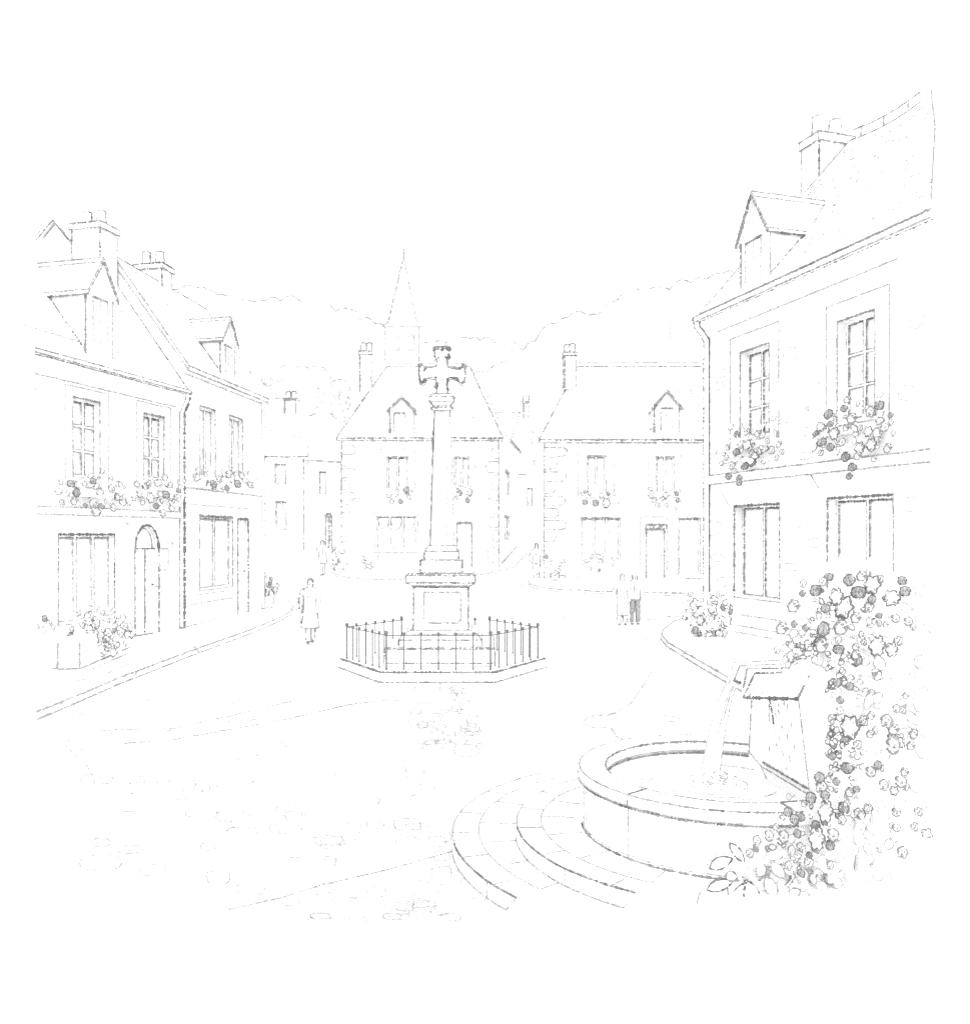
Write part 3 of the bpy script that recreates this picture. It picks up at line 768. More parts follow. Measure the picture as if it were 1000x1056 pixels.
# ---- house A, behind the cross
YA = 45; FA = frontal(YA, 352, 514); zg = ground_z(YA)
hA = thing('hipped_house', FA.P(FA.L/2, 0, zg), 'hipped roof house behind the stone cross with one dormer and tall chimney', 'house')
ze = zat(452, YA) + .25
A1 = FA.rect(399, 421, 471, 508); A2 = FA.rect(468, 484, 471, 504); A3 = FA.rect(388, 429, 532, 566); AD = FA.rect(471, 486.5, 539, 584)
AD = (AD[0], AD[1], zg+.1, AD[3])
def ik(mb):
    for p0, p1 in ((392, 428), (462, 490)):
        r = FA.rect(p0, p1, 463, 509); mb.ink([FA.P(r[0],.004,r[2]), FA.P(r[0],.004,r[3]), FA.P(r[1],.004,r[3]), FA.P(r[1],.004,r[2])], w=.7, sh=3, gap=.4)
    quoins(mb, FA, 0, 1, zat(530,YA), zat(458,YA), 6, wide=.75); quoins(mb, FA, FA.L, -1, zat(560,YA), zat(460,YA), 7, wide=.6)
    FA.loop(mb, FA.u(386), FA.u(431), zat(570,YA), zat(528,YA), .004, w=.7, sh=3, gap=.35)
    z = zat(570,YA); mb.ink([FA.P(FA.u(384),.004,z), FA.P(FA.u(430),.004,z)], w=1.0, sh=3)
    z = zat(514,YA); mb.ink([FA.P(.6,.004,z), FA.P(FA.u(388),.004,z)], w=.8, sh=3, gap=.2); mb.ink([FA.P(FA.u(493),.004,z), FA.P(FA.u(506),.004,z)], w=.8, sh=3, gap=.2)
    r = FA.rect(503, 509, 557, 580); FA.loop(mb, r[0], r[1], r[2], r[3], .004, w=.8, sh=3, gap=.3)
    mb.ink([FA.P(FA.u(352),.004,zg+.12), FA.P(FA.u(430),.004,zg+.12)], w=.7, sh=3, gap=.3)
facade_wall(hA, FA, 0, FA.L, zg-.3, ze-.02, 7, [A1, A2, A3, AD], ik, left_ink=dict(w=1.3, sh=2, gap=.08), right_ink=dict(w=1.1, sh=2, gap=.15))
window(hA, FA, A1, 2, 1, sh=2, psh=1, lintel_shade=1.6, lw=.6); window(hA, FA, A2, 2, 1, sh=2, psh=2, lintel_shade=1.4, lw=.6)
window(hA, FA, A3, 3, 1, sh=3, psh=2, name='shop_window', lintel_shade=.9, curtain=True, lw=.6)
door(hA, FA, AD, sh=2, panel=False)
kA = 1.28; SA = 3.15
zr_px = None
def ri(mb, T):
    t, d = T
    mb.ink([t['f0'], t['f1']], w=1.5, sh=1, gap=.12); mb.ink([d['f0'], d['f1']], w=1.3, sh=2, gap=.15)
    mb.ink([t['r0'], t['r1']], w=1.3, sh=2, gap=.1); mb.ink([t['r0']+V3(0,0,.16), t['r1']+V3(0,0,.16)], w=1.0, sh=3, gap=.15)
    mb.ink([t['f0'], t['r0']], w=1.6, sh=1, gap=.05); mb.ink([t['f1'], t['r1']], w=1.5, sh=1, gap=.08)
    mb.ink([t['f1']+V3(.22,0,.05), t['r1']+V3(.22,0,.05)], w=1.0, sh=3, gap=.15)
    mb.ink([t['f0'], d['f0']], w=1.2, sh=1)
roof(hA, FA, 0, FA.L, ze, kA, SA, hip0=2.2, hip1=1.75, side=.22, inks=ri, marks=90, mrange=(355,515,380,450))
dormer(hA, FA, FA.u(402), FA.u(426.5), zat(447,YA), zat(423,YA), zat(411,YA), ze, kA, FA.rect(406.5, 417.5, 426, 446), cheek='none', winsh=3, sh=2, bold=1.6)
def front_chimney(root, fr, Y, p0, p1, side_p, s, py_top, py_bot, **kw):
    Yc = Y + s; FF = frontal(Yc, p0, p1)
    return chimney(root, FF, 0, FF.L, 0, .7, zat(py_bot, Yc), zat(py_top, Yc), across='u', **kw)
front_chimney(hA, FA, YA, 371, 383, 388, 1.9, 362, 404, pots=2, potr=.15, poth=.5, sh=2, psh=1)

# ---- house B
YB = 40; FB = frontal(YB, 561, 735); zgb = ground_z(YB)
hB = thing('slate_house', FB.P(FB.L/2, 0, zgb), 'wide house with dormer and door canopy between the alley and right stone house', 'house')
ze = zat(454, YB) + .23
B1 = FB.rect(605, 625, 470, 508); B2 = FB.rect(676, 695, 471, 508); B3 = FB.rect(598.5, 639.5, 534, 578); BD = FB.rect(666, 685, 543, 590); B4 = FB.rect(699, 722, 534, 590)
BD = (BD[0], BD[1], zgb+.1, BD[3]); B4 = (B4[0], B4[1], zgb+.3, B4[3])
def ik(mb):
    for p0, p1 in ((596, 633), (668, 702)):
        r = FB.rect(p0, p1, 466, 512); mb.ink([FB.P(r[0],.004,r[2]), FB.P(r[0],.004,r[3])], w=.7, sh=3, gap=.25); mb.ink([FB.P(r[1],.004,r[3]), FB.P(r[1],.004,r[2])], w=.7, sh=3, gap=.25)
    quoins(mb, FB, 0, 1, zat(560,YB), zat(460,YB), 8, sh=2, w=.9, wide=.95)
    r = FB.rect(660, 688, 533, 590); mb.ink([FB.P(r[0],.004,r[2]), FB.P(r[0],.004,r[3]), FB.P(r[1],.004,r[3]), FB.P(r[1],.004,r[2])], w=.8, sh=3, gap=.2)
    z = zgb+.13; mb.ink([FB.P(0,.004,z), FB.P(FB.u(632),.004,z)], w=1.1, sh=2, gap=.15); mb.ink([FB.P(FB.u(660),.004,z), FB.P(FB.u(725),.004,z)], w=1.1, sh=2, gap=.15)
facade_wall(hB, FB, 0, FB.L, zgb-.3, ze-.02, 7, [B1, B2, B3, BD, B4], ik, left_ink=dict(w=1.1, sh=2, gap=.15))
window(hB, FB, B1, 2, 1, sh=2, psh=2, lintel_shade=2.2, lw=.6); window(hB, FB, B2, 2, 1, sh=2, psh=2, lintel_shade=2.2, lw=.6)
window(hB, FB, B3, 3, 1, sh=2, psh=3, name='shop_window', lintel_shade=2.2, lw=.6); window(hB, FB, B4, 1, 1, sh=2, psh=3, lintel_shade=1.8, name='shop_window', lw=.6)
door(hB, FB, BD, sh=2, panel=False)
mb = MB(); r = FB.rect(665, 686, 541, 546); FB.box(mb, r[0], r[1], .003, .25, r[2], r[3])
FB.loop(mb, r[0], r[1], r[2], r[3], .252, w=1.8, sh=1); 
for _ in range(8): 
    a = U(r[0], r[1]-.1); mb.ink([FB.P(a,.255,r[2]+.05), FB.P(a+.12,.255,r[3]-.03)], w=1.2, sh=2)
mb.build('canopy', WOOD, hB)
kB = 1.167; SB = 3.2
def ri(mb, T):
    t, d = T
    mb.ink([t['f0'], t['f1']], w=1.6, sh=1, gap=.08); mb.ink([d['f0'], d['f1']], w=1.4, sh=2, gap=.12)
    mb.ink([t['r0'], t['r1']], w=1.5, sh=1, gap=.08); mb.ink([t['r0']+V3(0,0,.2), t['r1']+V3(0,0,.2)], w=1.0, sh=3, gap=.15)
    mb.ink([t['f0'], t['r0']], w=1.6, sh=1, gap=.07); mb.ink([t['f0'], d['f0']], w=1.2, sh=1)
    pts = [(700,405),(712,402),(719,415),(721,430),(718,440)]
    mb.ink([FB.roof(a, b, ze+.04, kB) for a, b in pts], w=1.0, sh=3, gap=.25)
roof(hB, FB, 0, FB.L, ze, kB, SB, hip0=2.1, hip1=0, side=.25, inks=ri, marks=90, mrange=(560,725,380,450))
dormer(hB, FB, FB.u(674.5), FB.u(700), zat(446,YB), zat(420,YB), zat(405,YB), ze, kB, FB.rect(681, 693, 421, 444), cheek='none', winsh=2, sh=2)
front_chimney(hB, FB, YB, 582, 594, 604, 1.65, 363, 400, pots=2, potr=.12, poth=.45, sh=2, psh=1)

flower_box(FA, (396, 424), 509, .25, 'flower box under the left upper window of house behind cross', BOXG,
           [(401,511,3,'soft'),(419,505,3,'dark'),(413,517,3,'dark'),(404,517,3,'soft'),(408,509,3,'ring'),(422,513,3,'soft')], 26, .22, sh=2)
flower_box(FA, (467, 487), 509, .25, 'flower box under the upper window just right of the cross shaft', BOXG,
           [(474,508,3,'dark'),(482,516,3,'dark'),(484,508,3,'soft'),(470,514,2.5,'soft')], 18, .22, sh=2)
flower_box(FB, (598, 637), 512, .24, 'flower box above the wide shop window of house right of alley', BOXG,
           [(601,509,2.5,'soft'),(603,518,3,'dark'),(614,519,3,'dark'),(625,519,4.5,'ring'),(627,509,2.5,'dark'),(633,510,2,'soft'),(637,518,2,'soft'),(608,508,2.5,'soft'),(620,511,3,'ring')], 22, .2, sh=3)
flower_box(FB, (669, 702), 512, .24, 'flower box above the canopied door near the right drainpipe', BOXG,
           [(671,512,2.5,'soft'),(678,521,3,'soft'),(697,509,2.5,'dark'),(699,516,2.5,'dark'),(687,521,2.5,'soft'),(674,516,3,'ring'),(697,524,2,'soft'),(686,511,3,'ring')], 20, .2, sh=3)

# ---- cottages at the back left
YC = 55; FCo = frontal(YC, 266, 313); zgc = ground_z(YC)
hC = thing('back_cottage', FCo.P(FCo.L/2, 0, zgc), 'small far house with stacked windows and chimney between left terrace and tree', 'house')
ze = zat(471, YC) + .3
C1 = FCo.rect(283, 295, 478, 500); C2 = FCo.rect(284, 295.5, 517, 547)
def ik(mb): mb.ink([FCo.P(FCo.u(269),.004,zat(568,YC)), FCo.P(FCo.L,.004,zat(568,YC))], w=1.1, sh=3, gap=.15)
facade_wall(hC, FCo, 0, FCo.L, zgc-.3, ze-.02, 5, [C1, C2], ik, right_ink=dict(w=1.1, sh=2, gap=.15))
window(hC, FCo, C1, 2, 1, sh=2, psh=3, lintel_shade=1.0, lw=.6); window(hC, FCo, C2, 2, 1, sh=2, psh=3, lintel_shade=1.0, lw=.6)
def ri(mb, T):
    t, d = T
    mb.ink([t['f0'], t['f1']], w=1.4, sh=1, gap=.1); mb.ink([t['r0'], t['r1']], w=1.2, sh=2, gap=.15)
    m = (t['f1']+t['r1'])/2 + V3(-.25,0,-.2); mb.ink([t['f1'], t['f1']+V3(.02,.3,.5), m, t['r1']], w=1.2, sh=2, gap=.1); mb.ink([t['f0'], t['r0']], w=.9, sh=3, gap=.2)
roof(hC, FCo, 0, FCo.L, ze, 1.55, 2.4, hip0=.4, hip1=1.1, side=.3, inks=ri, marks=26, mrange=(272,318,420,468))
front_chimney(hC, FCo, YC, 293.5, 305, 309, 1.7, 411, 440, pots=2, potr=.14, poth=.5, sh=2, psh=1, caph=.1)
YC2 = 56; FD = frontal(YC2, 313, 353)
hC2 = thing('low_cottage', FD.P(FD.L/2, 0, ground_z(YC2)), 'plain far house with one narrow window and arched door, joined to hipped house', 'house')
ze = zat(474, YC2) + .2; D1w = FD.rect(329, 336, 486, 510); D1d = FD.rect(335.5, 342, 529, 566)
facade_wall(hC2, FD, .06, FD.L+.6, ground_z(YC2)-.3, ze-.02, 5, [D1w, D1d], None)
window(hC2, FD, D1w, 1, 1, sh=3, psh=2, lintel_shade=1.0, lw=.6); door(hC2, FD, D1d, arched=True, sh=3)
def ri(mb, T):
    t, d = T
    mb.ink([t['f0'], t['f1']-V3(0,0,.2)], w=1.2, sh=2, gap=.15); mb.ink([t['r1']-V3(.5,0,.4), t['f1']-V3(.8,0,-.3)], w=.7, sh=3, gap=.4)
roof(hC2, FD, .06, FD.L+.6, ze, 1.1, 2.2, side=.05, inks=ri)

# ---- alley houses
FE = Fr(base(515.5, 583.5), (at(533.5, 565, 58).x, 58))
hE = thing('alley_house', FE.P(FE.L/2, 0, 1.2), 'narrow house wall receding up the alley right of the middle house', 'house')
ze = FE.hit(524, 455)[1] + .25
E1 = FE.rect(520.5, 525.5, 483, 510); E2 = FE.rect(520, 525, 531, 557)
def ik(mb): mb.ink([FE.P(0,.004,ground_z(FE.A.y)+.05), FE.P(FE.L,.004,ground_z(58)+.05)], w=1.0, sh=3, gap=.1)
facade_wall(hE, FE, 0, FE.L, .4, ze-.02, 3, [E1, E2], ik, right_ink=dict(w=.9, sh=3, gap=.2))
window(hE, FE, E1, 1, 1, sh=3, psh=2, lintel_shade=1.0, lw=.6); window(hE, FE, E2, 1, 1, sh=3, psh=3, lintel_shade=.9, lw=.6)
def ri(mb, T):
    t, d = T
    mb.ink([t['f0'].lerp(t['f1'],.3), t['f1']], w=1.4, sh=1, gap=.1); mb.ink([d['f0'].lerp(d['f1'],.3), d['f1']], w=1.0, sh=3, gap=.2)
    mb.ink([t['r0'], t['r1']], w=1.2, sh=2, gap=.1)
roof(hE, FE, 0, FE.L, ze, 1.3, 1.6, side=.1, inks=ri)
YF = 62; FF_ = frontal(YF, 531, 575)
hF = thing('far_house', FF_.P(FF_.L/2, 0, ground_z(YF)), 'tiny far house closing the alley with a slim chimney and oval window', 'house')
ze = zat(489, YF) + .28; w_ = FF_.rect(543.5, 549, 503, 522)
def ik(mb): mb.ink([FF_.P(FF_.u(534),.004,zat(565,YF)), FF_.P(FF_.u(556),.004,zat(565,YF))], w=.7, sh=3, gap=.3)
facade_wall(hF, FF_, 0, FF_.L, 1, ze-.02, 4, [w_], ik)
window(hF, FF_, w_, 1, 1, sh=3, psh=3, lintel_shade=.9, lw=.6)
def ri(mb, T):
    t, d = T
    mb.ink([t['f0'], t['f0'].lerp(t['f1'],.48)], w=1.2, sh=2, gap=.12)
    for px0, py0, px1, py1 in ((541,439,553,466),(548,445,556,452),(536,425,527,453)):
        mb.ink([FF_.roof(px0,py0,ze+.04,1.5), FF_.roof(px1,py1,ze+.04,1.5)], w=1.1, sh=2, gap=.15)
    mb.ink([FF_.roof(506,425.5,ze+.04,1.5), FF_.roof(537,425,ze+.04,1.5)], w=1.3, sh=2, gap=.1)
    a = [FF_.roof(a, b, ze+.05, 1.5) for a, b in ((550,475),(555,474),(554,488),(551,480))]
    mb.ink(a, w=1.1, sh=2, closed=True)
roof(hF, FF_, -2.2, FF_.L+1, ze, 1.5, 3.2, side=.1, inks=ri)
front_chimney(hF, FF_, YF, 540, 545, 548, 2.4, 414, 432, pots=2, potr=.12, poth=.45, sh=3, psh=1, caph=.08)

# ================================================================== RIGHT HOUSE
z8 = F8.hit(730, 325)[1] + .30; L8 = F8.L; N8 = -3.2
h8 = thing('corner_house', F8.P(L8/2, 0, 0), 'large stone house at right with dormer, flared roof and two rows of tall windows', 'house')
R1 = F8.rect(763, 793, 364, 452); R2 = F8.rect(863, 902, 332, 436); R3 = F8.rect(757, 804, 522, 616); R4 = F8.rect(853, 921, 514, 632)
def fix(r):  # u grows away: keep the left edge first as seen
    return r
def srt(r): return (min(r[0],r[1]), max(r[0],r[1]), r[2], r[3])
def ik(mb):
    for a in (F8.rect(753, 803, 350, 460), F8.rect(852, 917, 317, 446)):
        mb.ink([F8.P(a[0],.004,a[2]), F8.P(a[0],.004,a[3]), F8.P(a[1],.004,a[3]), F8.P(a[1],.004,a[2])], w=1.0, sh=3, gap=.12)
    ue = F8.u(961)
    for py in (491, 500):
        z = F8.hit(730, py)[1]; mb.ink([F8.P(L8,.06,z), F8.P(ue,.06,z)], w=1.1, sh=2, gap=.15)
    z = F8.hit(740, 342)[1]; mb.ink([F8.P(L8-.5,.004,z), F8.P(F8.u(925),.004,z)], w=1.0, sh=3, gap=.15)
    for px, py, w, h in ((735,545,9,8),(815,366,8,8),(808,434,6,3),(840,400,6,6),(945,330,8,9),(745,385,5,4),(741,398,6,4),(820,540,9,4),(815,585,9,4),(740,575,7,4),(745,600,6,5),(935,405,9,8),(830,470,8,4),(750,475,5,3),(840,560,8,5),(940,520,10,8)):
        u0, z0 = F8.hit(px-w, py); u1, z1 = F8.hit(px+w, py); u2, zt = F8.hit(px, py-h); _, zb = F8.hit(px, py+h)
        n = 10; mb.ink([F8.P((u0+u1)/2+(u1-u0)/2*math.cos(2*PI*i/n), .004, (zt+zb)/2+(zt-zb)/2*math.sin(2*PI*i/n)) for i in range(n)], closed=True, w=.55, sh=3, gap=.65)
    mb.ink([F8.P(F8.hit(835,488)[0],.004,F8.hit(835,488)[1]), F8.P(F8.hit(845,505)[0],.004,F8.hit(845,505)[1])], w=1, sh=3)
    mb.ink([F8.P(F8.hit(742,505)[0],.004,F8.hit(742,505)[1]), F8.P(F8.hit(752,522)[0],.004,F8.hit(752,522)[1])], w=.8, sh=3)
facade_wall(h8, F8, N8, L8, -.2, z8-.02, 9, [srt(r) for r in (R1,R2,R3,R4)], ik, rev=.3)
mb = MB(); za_, zb_ = F8.hit(730, 500)[1], F8.hit(730, 491)[1]; F8.box(mb, N8, L8+.03, .002, .06, za_, zb_); mb.build('string_course', STONE, h8)
window(h8, F8, R1, 2, 3, rev=.3, sh=2, psh=1, lintel_shade=1.8); window(h8, F8, R2, 2, 3, rev=.3, sh=2, psh=1, lintel_shade=1.8)
window(h8, F8, R3, 2, 1, rev=.3, sh=1, psh=1, lintel_shade=2.0, left=1.4, name='tall_window'); window(h8, F8, R4, 2, 1, rev=.3, sh=1, psh=1, lintel_shade=2.0, left=1.4, name='tall_window')
# plinth courses under the near window
mb = MB()
for i, (py, v) in enumerate(((634, .10), (645, .25), (656, .45))):
    u0, z = F8.hit(764 - i*3, py, v); u1 = F8.u(806, v)
    F8.box(mb, u0, N8, -.02 + .004*i, v, -.1, max(.1, z)); mb.ink([F8.P(u0,v,z), F8.P(u1,v,z)], w=1.0, sh=3, gap=.15)
mb.ink([F8.P(F8.u(758,.45),.45,.125), F8.P(F8.u(800,.45),.45,.125)], w=1.2, sh=2, gap=.15)
mb.build('plinth', STONE, h8)
k8 = 1.09; S8 = 4.75
def ri(mb, T):
    t, d = T
    ue = F8.u(961, .3)
    a = F8.P(ue, .3, t['f1'].z)
    mb.ink([t['f1'], a], w=1.3, sh=2, gap=.06); mb.ink([d['f1'], F8.P(ue,.3,d['f1'].z)], w=2.0, sh=1, gap=.05)
    mb.ink([d['f1'], t['f1']], w=1.3, sh=1)
    mb.ink([t['f1'], t['r1']], w=1.4, sh=1, gap=.08)
    t8 = F8.roof(874, 150, z8+.03, k8); ur = F8.u(960, -S8)
    rp = [p for p in t['ridge'] if (p - t['r1']).length <= L8-ur]
    mb.ink(rp, w=1.6, sh=1, gap=.08); mb.ink([p+V3(0,0,.28) for p in rp], w=1.3, sh=2, gap=.14)
    for q in rp[1:6:2]: mb.ink([q, q+V3(0,0,.28)], w=1.1, sh=2)
    # last row of slates where the sheet ends
    mb.ink([F8.P(ur,-S8,t['r1'].z), F8.roof(964,130,z8+.04,k8), F8.roof(962,170,z8+.04,k8), F8.roof(960,205,z8+.04,k8)], w=1.2, sh=2, gap=.25)
roof(h8, F8, N8, L8-.02, z8, k8, S8, side=.0, over=.3, th=.2, inks=ri, marks=620, mrange=(740,960,110,310), msh=2, sag=lambda w: .2*math.sin(PI*w/3.6) if w < 3.6 else 0)
# dormer of the right house, seen on its right cheek
ud0, zf0 = F8.hit(765, 250); ud1, zf1 = F8.hit(795, 238); zap = F8.hit(779, 203)[1]
zf = (zf0+zf1)/2
dormer(h8, F8, ud0, ud1, z8-.05, zf, zap, z8, k8, F8.rect(771.5, 787, 252, 292), cheek='right', winsh=2, lap=.07, bold=2.2)
zc = F8.hit(845, 135, -3.68)[1]
chimney(h8, F8, L8+.01, L8+.8, 3.68, 4.85, -.2, zc, pots=2, potr=.2, poth=.62, caph=.25, sh=2, psh=2)
gut = MB(); zg = z8 - k8*.3 - .1; ue = F8.u(962, .36)
F8.box(gut, N8, L8+.08, .31, .42, zg-.09, zg+.05)
gut.ink([F8.P(L8+.08,.42,zg+.05), F8.P(ue,.42,zg+.05)], w=1.3, sh=1, gap=.06); gut.ink([F8.P(L8+.08,.42,zg-.09), F8.P(ue,.42,zg-.09)], w=1.4, sh=2, gap=.1)
gut.ink([F8.P(L8+.08,.42,zg+.05), F8.P(L8+.08,.42,zg-.09)], w=2, sh=1)
gut.build('gutter', WOOD, h8)
pu = L8 - .05
pipe_part(h8, [F8.P(L8-.02,.38,zg-.09), F8.P(L8-.02,.36,zg-.25), F8.P(pu-.0,.22,zg-.42), F8.P(pu,.09,zg-.6), F8.P(pu,.09,zg-.8), F8.P(pu,.09,3), F8.P(pu,.09,.12)], .07, w=2.1, sh=0, w2=1.3)

flower_box(F8, (748, 806), 462, .55, 'flower box spilling dark blooms under the farther upper window of the right house', BOXG,
           [(759.5,447.5,4,'dark'),(781,447,4,'soft'),(786,449,3.5,'soft'),(759,466,4,'dark'),(750,461,3.5,'soft'),(749,472,3,'soft'),(768,480.5,4.5,'dark'),(775.5,477,4.5,'dark'),(755,481,4,'soft'),(757,486,3.5,'soft'),
            (751,491,4,'dark'),(762,493,4,'dark'),(762,498,3,'dark'),(783,466,4,'dark'),(796,464,4,'soft'),(803,458,4,'soft'),(806,466,3.5,'soft'),(801,472,3,'soft'),(770,459,5,'ring'),(764,458,4,'ring'),(791,455,3.5,'soft'),(775,468,4,'soft'),(788,463,4,'ring')], 62, .2, sh=2, lw=1.0)
flower_box(F8, (842, 920), 446, .62, 'largest flower box with trailing blooms under the nearer upper window of right house', BOXG,
           [(854,427,5,'dark'),(841,447,3.5,'dark'),(847,456,5,'dark'),(856,461,5,'dark'),(871.5,471,5.5,'dark'),(878.5,481.5,5,'dark'),(875.5,491,4.5,'dark'),(906.5,418,5,'dark'),(873.5,412,4.5,'soft'),(870,421,4,'dark'),
            (878,431,6,'soft'),(918,428,3.5,'dark'),(918,436,3.5,'soft'),(921,447,3,'soft'),(912,441,4.5,'soft'),(897,425,5,'soft'),(846,440,5,'ring'),(898,458,6,'ring'),(901,473,4,'soft'),(884,470,5,'soft'),
            (886,462,6,'ring'),(846,467,4,'soft'),(860,447,6,'ring'),(887,441,3.5,'soft'),(872,441,4,'soft'),(907,434,4.5,'ring'),(868,456,4,'soft'),(856,437,3.5,'dark'),(915,462,5,'soft'),(895,445,5,'ring')], 80, .17, sh=2, lw=1.0)

# ================================================================== TREES
def tree(name, px0, px1, pytop, pybot, Y, blobs, label):
    rt = thing(name, V3(((px0+px1)/2-CX)/FOC*Y, Y, ground_z(Y)), label, 'tree', 'trees behind the back houses')
    tb = MB(); b = Vector(rt['org']); zc = zat(pybot, Y)
    lathe(tb, b, [(.38, b.z-.3), (.26, b.z+1.5), (.2, zc), (.08, zc+2)], 8)
    for a in range(5):
        q = V3(b.x, b.y, zc-.3+a*.3); e = q + V3(math.cos(a*2.2)*1.6, math.sin(a*2.2)*.9, 1.6)
        s_ = V3(.07,0,0); t_ = V3(0,.07,0)
        tb.rings([[q+s_, q+t_, q-s_, q-t_], [e+s_*.3, e+t_*.3, e-s_*.3, e-t_*.3]])
    tb.build('trunk', STONE, rt)
    cb = MB()
    for (px, py, r, w, sh, a0, a1, gp) in blobs:
        c = at(px, py, Y + U(-.4,.4)); rr = r*Y/FOC
        cb.blob(c, rr*.95, rr*.9, rr*.95, n=14, k=8, rough=.04)
        n = 14; pts = []
        for i in range(n+1):
            a = math.radians(a0 + (a1-a0)*i/n)
            pts.append(c + V3(math.cos(a)*rr, -.15, math.sin(a)*rr)*1.0 + V3(0, -rr*.12, 0))
        cb.ink(pts, w=w, sh=sh, gap=gp, jit=.5)
        for _ in range(26):
            d = V3(U(-1,1), U(-1,.6), U(-1,1)).normalized()
            leaf_into(cb, c + d*rr*1.0, d, V3(U(-1,1), U(-1,1), U(-1,1)), .4, .3)
        for _ in range(4):
            d = V3(U(-.8,.8), -.6, U(-.7,.7)); p = c + d.normalized()*rr*1.05
            leaf_into(cb, p, d, V3(U(-1,1), 0, U(-1,1)), .22, .16, inkw=.7, sh=3, unit=Y/FOC, gap=.3)
    cb.build('crown', LEAF, rt)
tree('broadleaf_tree', 280, 345, 378, 430, 64,
     [(277,392,6.5,.9,3,40,340,.15),(297,391,14,.9,3,20,170,.22),(312,385,8,.9,3,0,180,.2),(328,393,15,1.0,3,0,130,.12),(300,404,16,.8,3,200,240,.3),(318,412,17,1.0,3,210,300,.15),(335,408,12,.8,3,-60,60,.3),(310,395,18,0.7,3,60,70,.5)],
     'broad round crowned tree behind the far cottage at centre left')
tree('slender_tree', 345, 362, 388, 440, 62,
     [(351,402,10.5,1.0,2,-10,150,.12),(353,416,9,.9,3,-60,60,.3),(347,424,7,.8,3,180,330,.25),(352,428,8,.8,3,250,340,.3)],
     'slender tree squeezed between the round tree and the hipped house')

# ================================================================== STONE CROSS
CXc, CYc = (456-CX)/FOC*17.1, 17.1
rt = thing('wayside_cross', V3(CXc, CYc, 0), 'tall stone wayside cross on a square pedestal inside hexagonal iron railing', 'cross')
def sq(hw, z, dx=0): return [V3(CXc-hw, CYc-hw, z), V3(CXc+hw, CYc-hw, z), V3(CXc+hw, CYc+hw, z), V3(CXc-hw, CYc+hw, z)]
def block(name, secs, inkz=True, w=1.4, sh=1, mat=STONE, extra=None, vert=True):
    mb = MB(); rg = [sq(hw, z) for hw, z in secs]; mb.rings(rg)
    if vert:
        for c in (0, 1): mb.ink([g[c] for g in rg], w=w, sh=sh, gap=.08)
    for g in rg:
        mb.ink([g[0], g[1]], w=w*.85, sh=sh, gap=.1); mb.ink([g[1], g[2]], w=.8, sh=sh+1, gap=.2); mb.ink([g[0], g[3]], w=.8, sh=sh+1, gap=.2)
    if extra: extra(mb)
    return mb.build(name, mat, rt)
def zc_(py, hw=0): return zat(py, CYc-hw)
def hwp(px0, px1, hw): return (px1-px0)/2/FOC*(CYc-hw)
# hexagonal kerb
def hexr(r, z): return [V3(CXc + r*math.cos(PI/3*i), CYc + r*math.sin(PI/3*i), z) for i in range(6)]
mb = MB(); rg = [hexr(2.03, -.1), hexr(2.03, .155), hexr(2.0, .18)]; mb.rings(rg)
for i in range(6):
    j = (i+1) % 6; front = i in (3,4,5)
    mb.ink([rg[2][i], rg[2][j]], w=2.0 if front else .01, sh=0 if front else 3, gap=.06)
    if front: mb.ink([rg[0][i]+V3(0,0,.108), rg[0][j]+V3(0,0,.108)], w=1.8, sh=1, gap=.08)
for i in (0, 3, 4, 5): mb.ink([rg[0][i]+V3(0,0,.1), rg[2][i]], w=1.2, sh=2)
mb.build('kerb', STONE, rt)
block('step', [(1.02, .18), (1.02, .24), (1.02, .5), (1.0, .52)], w=1.3, sh=1)
block('step', [(.78, .52), (.78, .64), (.70, .74), (.58, .79)], w=1.2, sh=1)
def panel(mb):
    hw = .52; y = CYc-hw-.004
    r = [at(437, 611, CYc-hw), at(475, 611, CYc-hw), at(475, 639, CYc-hw), at(472, 642.5, CYc-hw), at(440, 642.5, CYc-hw), at(437, 639, CYc-hw)]
    mb.ink(r, closed=True, w=1.4, sh=2, gap=.1)
block('die', [(.52, .79), (.52, zc_(605.5,.52))], w=1.4, sh=1, extra=panel)
block('pedestal_cap', [(.52, zc_(605,.52)), (.56, zc_(604,.56)), (.65, zc_(601,.65)), (.655, zc_(593.5,.65)), (.62, zc_(592,.65))], w=1.6, sh=1)
block('plinth_block', [(.40, zc_(591,.4)), (.40, zc_(577.5,.4))], w=1.7, sh=1)
block('base_moulding', [(.33, zc_(577.5,.35)), (.33, zc_(568.5,.3)), (.26, zc_(563,.27))], w=1.5, sh=1)
mb = MB(); prof = [(.235, zc_(563)), (.15, zc_(423))]; lathe(mb, V3(CXc,CYc,0), prof, 8)
mb.ink([V3(CXc-.235, CYc-.02, prof[0][1]), V3(CXc-.15, CYc-.02, prof[1][1])], w=1.9, sh=1, gap=.03, step=4); mb.ink([V3(CXc+.235, CYc-.02, prof[0][1]), V3(CXc+.15, CYc-.02, prof[1][1])], w=1.0, sh=3, gap=.15)
mb.ink([V3(CXc+.10, CYc-.22, prof[0][1]+.2), V3(CXc+.10, CYc-.16, prof[1][1]-.5)], w=.6, sh=3, gap=.7)
mb.build('shaft', STONE, rt)
block('capital', [(.16, zc_(424.5)), (.22, zc_(422)), (.16, zc_(420)), (.235, zc_(416)), (.245, zc_(411)), (.19, zc_(408)), (.14, zc_(407))], w=1.5, sh=1)
